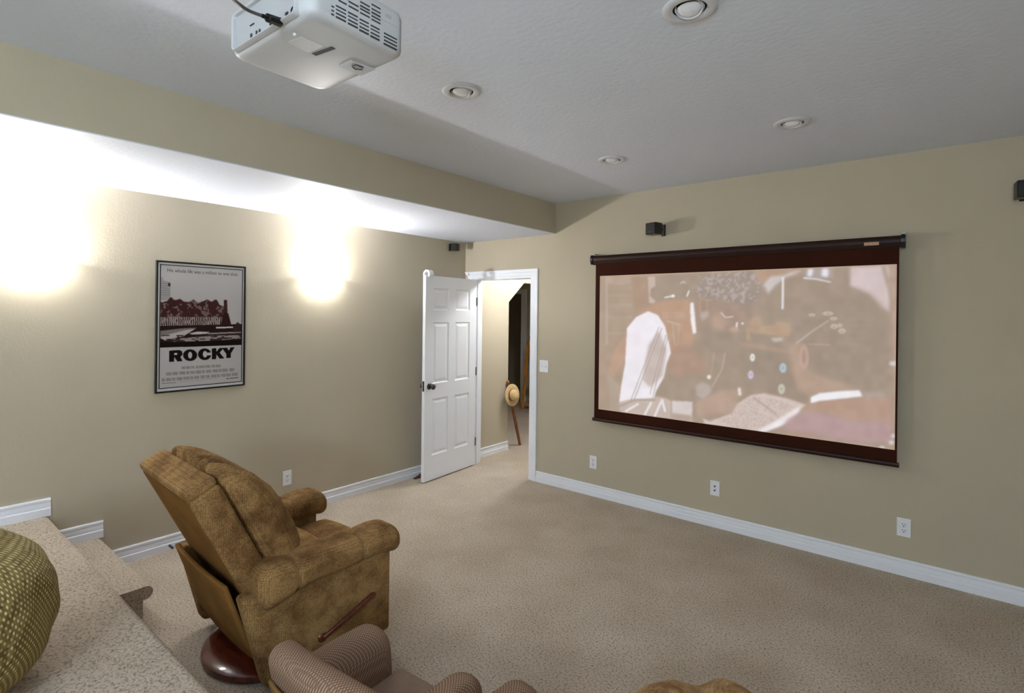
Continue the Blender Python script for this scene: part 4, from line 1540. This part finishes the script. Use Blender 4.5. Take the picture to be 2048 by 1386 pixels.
def dot_mat():
    m, nt, b = new_mat('olive_dotted_cloth')
    b.inputs['Roughness'].default_value = 0.8
    b.inputs['Specular IOR Level'].default_value = 0.2
    tc = N(nt, 'ShaderNodeTexCoord')
    sp_ = N(nt, 'ShaderNodeSeparateXYZ')
    nt.links.new(tc.outputs['Object'], sp_.inputs[0])
    # wrap the dot grid round the bag: angle and height
    at2 = N(nt, 'ShaderNodeMath', operation='ARCTAN2')
    nt.links.new(sp_.outputs['Y'], at2.inputs[0])
    nt.links.new(sp_.outputs['X'], at2.inputs[1])
    u = N(nt, 'ShaderNodeMath', operation='MULTIPLY')
    u.inputs[1].default_value = 20.0
    nt.links.new(at2.outputs[0], u.inputs[0])
    v = N(nt, 'ShaderNodeMath', operation='MULTIPLY')
    v.inputs[1].default_value = 40.0
    nt.links.new(sp_.outputs['Z'], v.inputs[0])
    # second lattice offset half a cell
    dist = []
    for off in (0.0, 0.5):
        fr = []
        for src in (u, v):
            a = N(nt, 'ShaderNodeMath', operation='ADD')
            a.inputs[1].default_value = off
            nt.links.new(src.outputs[0], a.inputs[0])
            f = N(nt, 'ShaderNodeMath', operation='FRACT')
            nt.links.new(a.outputs[0], f.inputs[0])
            s_ = N(nt, 'ShaderNodeMath', operation='SUBTRACT')
            s_.inputs[1].default_value = .5
            nt.links.new(f.outputs[0], s_.inputs[0])
            p_ = N(nt, 'ShaderNodeMath', operation='POWER')
            p_.inputs[1].default_value = 2
            nt.links.new(s_.outputs[0], p_.inputs[0])
            fr.append(p_)
        ad = N(nt, 'ShaderNodeMath', operation='ADD')
        nt.links.new(fr[0].outputs[0], ad.inputs[0])
        nt.links.new(fr[1].outputs[0], ad.inputs[1])
        dist.append(ad)
    mn = N(nt, 'ShaderNodeMath', operation='MINIMUM')
    nt.links.new(dist[0].outputs[0], mn.inputs[0])
    nt.links.new(dist[1].outputs[0], mn.inputs[1])
    rp = N(nt, 'ShaderNodeValToRGB')
    rp.color_ramp.elements[0].position = .022
    rp.color_ramp.elements[1].position = .04
    rp.color_ramp.elements[0].color = L3(214, 198, 148) + (1,)
    rp.color_ramp.elements[1].color = L3(134, 116, 66) + (1,)
    nt.links.new(mn.outputs[0], rp.inputs['Fac'])
    nt.links.new(rp.outputs['Color'], b.inputs['Base Color'])
    nz = N(nt, 'ShaderNodeTexNoise')
    nz.inputs['Scale'].default_value = 9
    nz.inputs['Detail'].default_value = 3
    nt.links.new(tc.outputs['Object'], nz.inputs['Vector'])
    bp = N(nt, 'ShaderNodeBump')
    bp.inputs['Strength'].default_value = 1.0
    bp.inputs['Distance'].default_value = .07
    nt.links.new(nz.outputs['Fac'], bp.inputs['Height'])
    nt.links.new(bp.outputs['Normal'], b.inputs['Normal'])
    return m


bb = blob('bean_bag', 'olive green bean bag with small cream dots on the platform', 'bean bag', (1.75, -4.24, PZ), .37, .52, dot_mat(), 5, .05)
blob('fleece_beanbag', 'tan fleece bean bag on the lower floor beside the tweed armchairs', 'bean bag', (3.575, -2.425, 0), .31, .30, M['fleece'], 11, .05,
     dent=lambda x, y: .06 * math.exp(-((x * .776 + y * .631 - .03) / .07) ** 2))

# ------------------------------------------------------------------ small things by the door and in the hall
ws = at(833, 959, 2, 0.01)
t = thing('door_wedge', 'small brown rubber wedge on the carpet behind the open door', 'door stop', (0.06, float(ws[1]) + .06, 0), 0)
obj('wedge_body', MB().extrude([(-.05, 0), (.05, 0), (.05, .03), (-.05, .006)], lambda a, b: (-.018, a, b), lambda a, b: (.018, a, b)), M['rust'], t, bevel=.002)
obj('wedge_ridge', MB().box(-.016, .016, .03, .046, .029, .034), M['rust'], t)

dsy = at(342, 1093, 0, .05)
t = thing('spring_door_stop', 'small grey spring stop screwed to the baseboard by the recliner', 'door stop', (.016, float(dsy[1]), .035), 0)
hel = [(.004 + .05 * k / 60, .006 * math.cos(k * .8), .006 * math.sin(k * .8)) for k in range(61)]
obj('spring', MB().tube(hel, .0014, 5), M['nickel'], t, True)
obj('rubber_tip', MB().lathe([(0, 0), (.008, 0), (.008, .012), (0, .014)], 12, Matrix.Translation((.052, 0, 0)) @ Matrix.Rotation(math.pi / 2, 4, 'Y')), M['slot'], t, True)

# walking stick with a straw hat on it, leaning at the end of the hall wall
sb_ = at(1040, 890, 2, 0.0)
stp = np.array([.024, HE - .03, .82])
t = thing('walking_stick', 'brown wooden stick leaning on the end of the hall wall', 'stick', sb_)
v = Vector([float(q) for q in (stp - sb_)])
obj('shaft', MB().tube([(0, 0, 0), tuple(v * .3), tuple(v * .7), tuple(v)], [.017, .02, .017, .013], 10), M['stick'], t, True)
obj('handle_knob', MB().lathe([(0, -.02), (.018, -.01), (.022, .01), (.014, .028), (0, .034)], 14, Matrix.Translation(v)), M['stick'], t, True)
hz_ = np.array([.075, HE - .01, .675])
t = thing('straw_hat', 'straw hat hung on the leaning stick beyond the doorway', 'hat', hz_)
Rm = Matrix.Rotation(math.radians(84), 4, 'Y')
obj('brim', MB().lathe([(.06, -.002), (.10, -.006), (.135, .004), (.135, .008), (.10, .0), (.06, .004)], 32, Rm), M['straw'], t, True)
obj('crown', MB().lathe([(.072, 0), (.07, .03), (.062, .06), (.045, .078), (0, .081)], 32, Rm), M['straw'], t, True)
obj('hat_band', MB().lathe([(.0735, .004), (.072, .022), (.071, .022), (.072, .004)], 32, Rm), M['stick'], t, True)

# pine toy shelf in the far room
SYF = 3.05
s0, s1 = at(1043, 812, 1, SYF), at(1070, 812, 1, SYF)
stop = at(1050, 682, 1, SYF)[2]
sw_ = s1[0] - s0[0]
t = thing('toy_shelf', 'orange pine toy shelf with leaning frame in the room beyond the hall', 'shelf', (float(s0[0]), SYF, 0))
for x in (0, sw_):
    for yy, lean in ((0, .16), (.30, .0)):
        mb = MB()
        mb.loft([[(x - .02 + a, yy + b, 0) for a, b in ((0, 0), (.04, 0), (.04, .03), (0, .03))], [(x - .02 + a, yy + b + lean, stop) for a, b in ((0, 0), (.04, 0), (.04, .03), (0, .03))]])
        obj('post', mb, M['pine'], t)
for z in (.10, .56, 1.0, stop - .03):
    obj('shelf_board', MB().box(-.01, sw_ + .01, .02 + .16 * z / stop, .32, z - .012, z + .012), M['pine'], t)
obj('back_panel', MB().box(.02, sw_ - .02, .31, .318, .1, stop - .04), M['stick'], t)
t2 = thing('toy_truck', 'red plastic toy truck on top of the pine shelf', 'toy', (float(s0[0]) + sw_ * .35, SYF + .24, stop + .002))
obj('truck_bed', MB().box(-.10, .02, -.05, .05, .02, .09), M['red'], t2, bevel=.006)
obj('cab', MB().box(.02, .10, -.05, .05, .02, .13), M['red'], t2, bevel=.01)
for x in (-.06, .06):
    for yy in (-.05, .05):
        obj('wheel', MB().lathe([(0, -.01), (.024, -.01), (.024, .01), (0, .01)], 14, Matrix.Translation((x, yy, .024)) @ Matrix.Rotation(math.pi / 2, 4, 'X')), M['black'], t2, True)
t3 = thing('toy_block_bin', 'green plastic toy bin on the middle board of the pine shelf', 'toy', (float(s0[0]) + sw_ * .55, SYF + .2, 1.0 + .0125))
obj('bin', MB().loft([[(a * .08, b * .05, 0) for a, b in ((-1, -1), (1, -1), (1, 1), (-1, 1))], [(a * .10, b * .06, .09) for a, b in ((-1, -1), (1, -1), (1, 1), (-1, 1))]]), M['green'], t3, bevel=.004)
obj('rim', MB().box(-.105, .105, -.065, .065, .086, .096), M['green'], t3, bevel=.003)
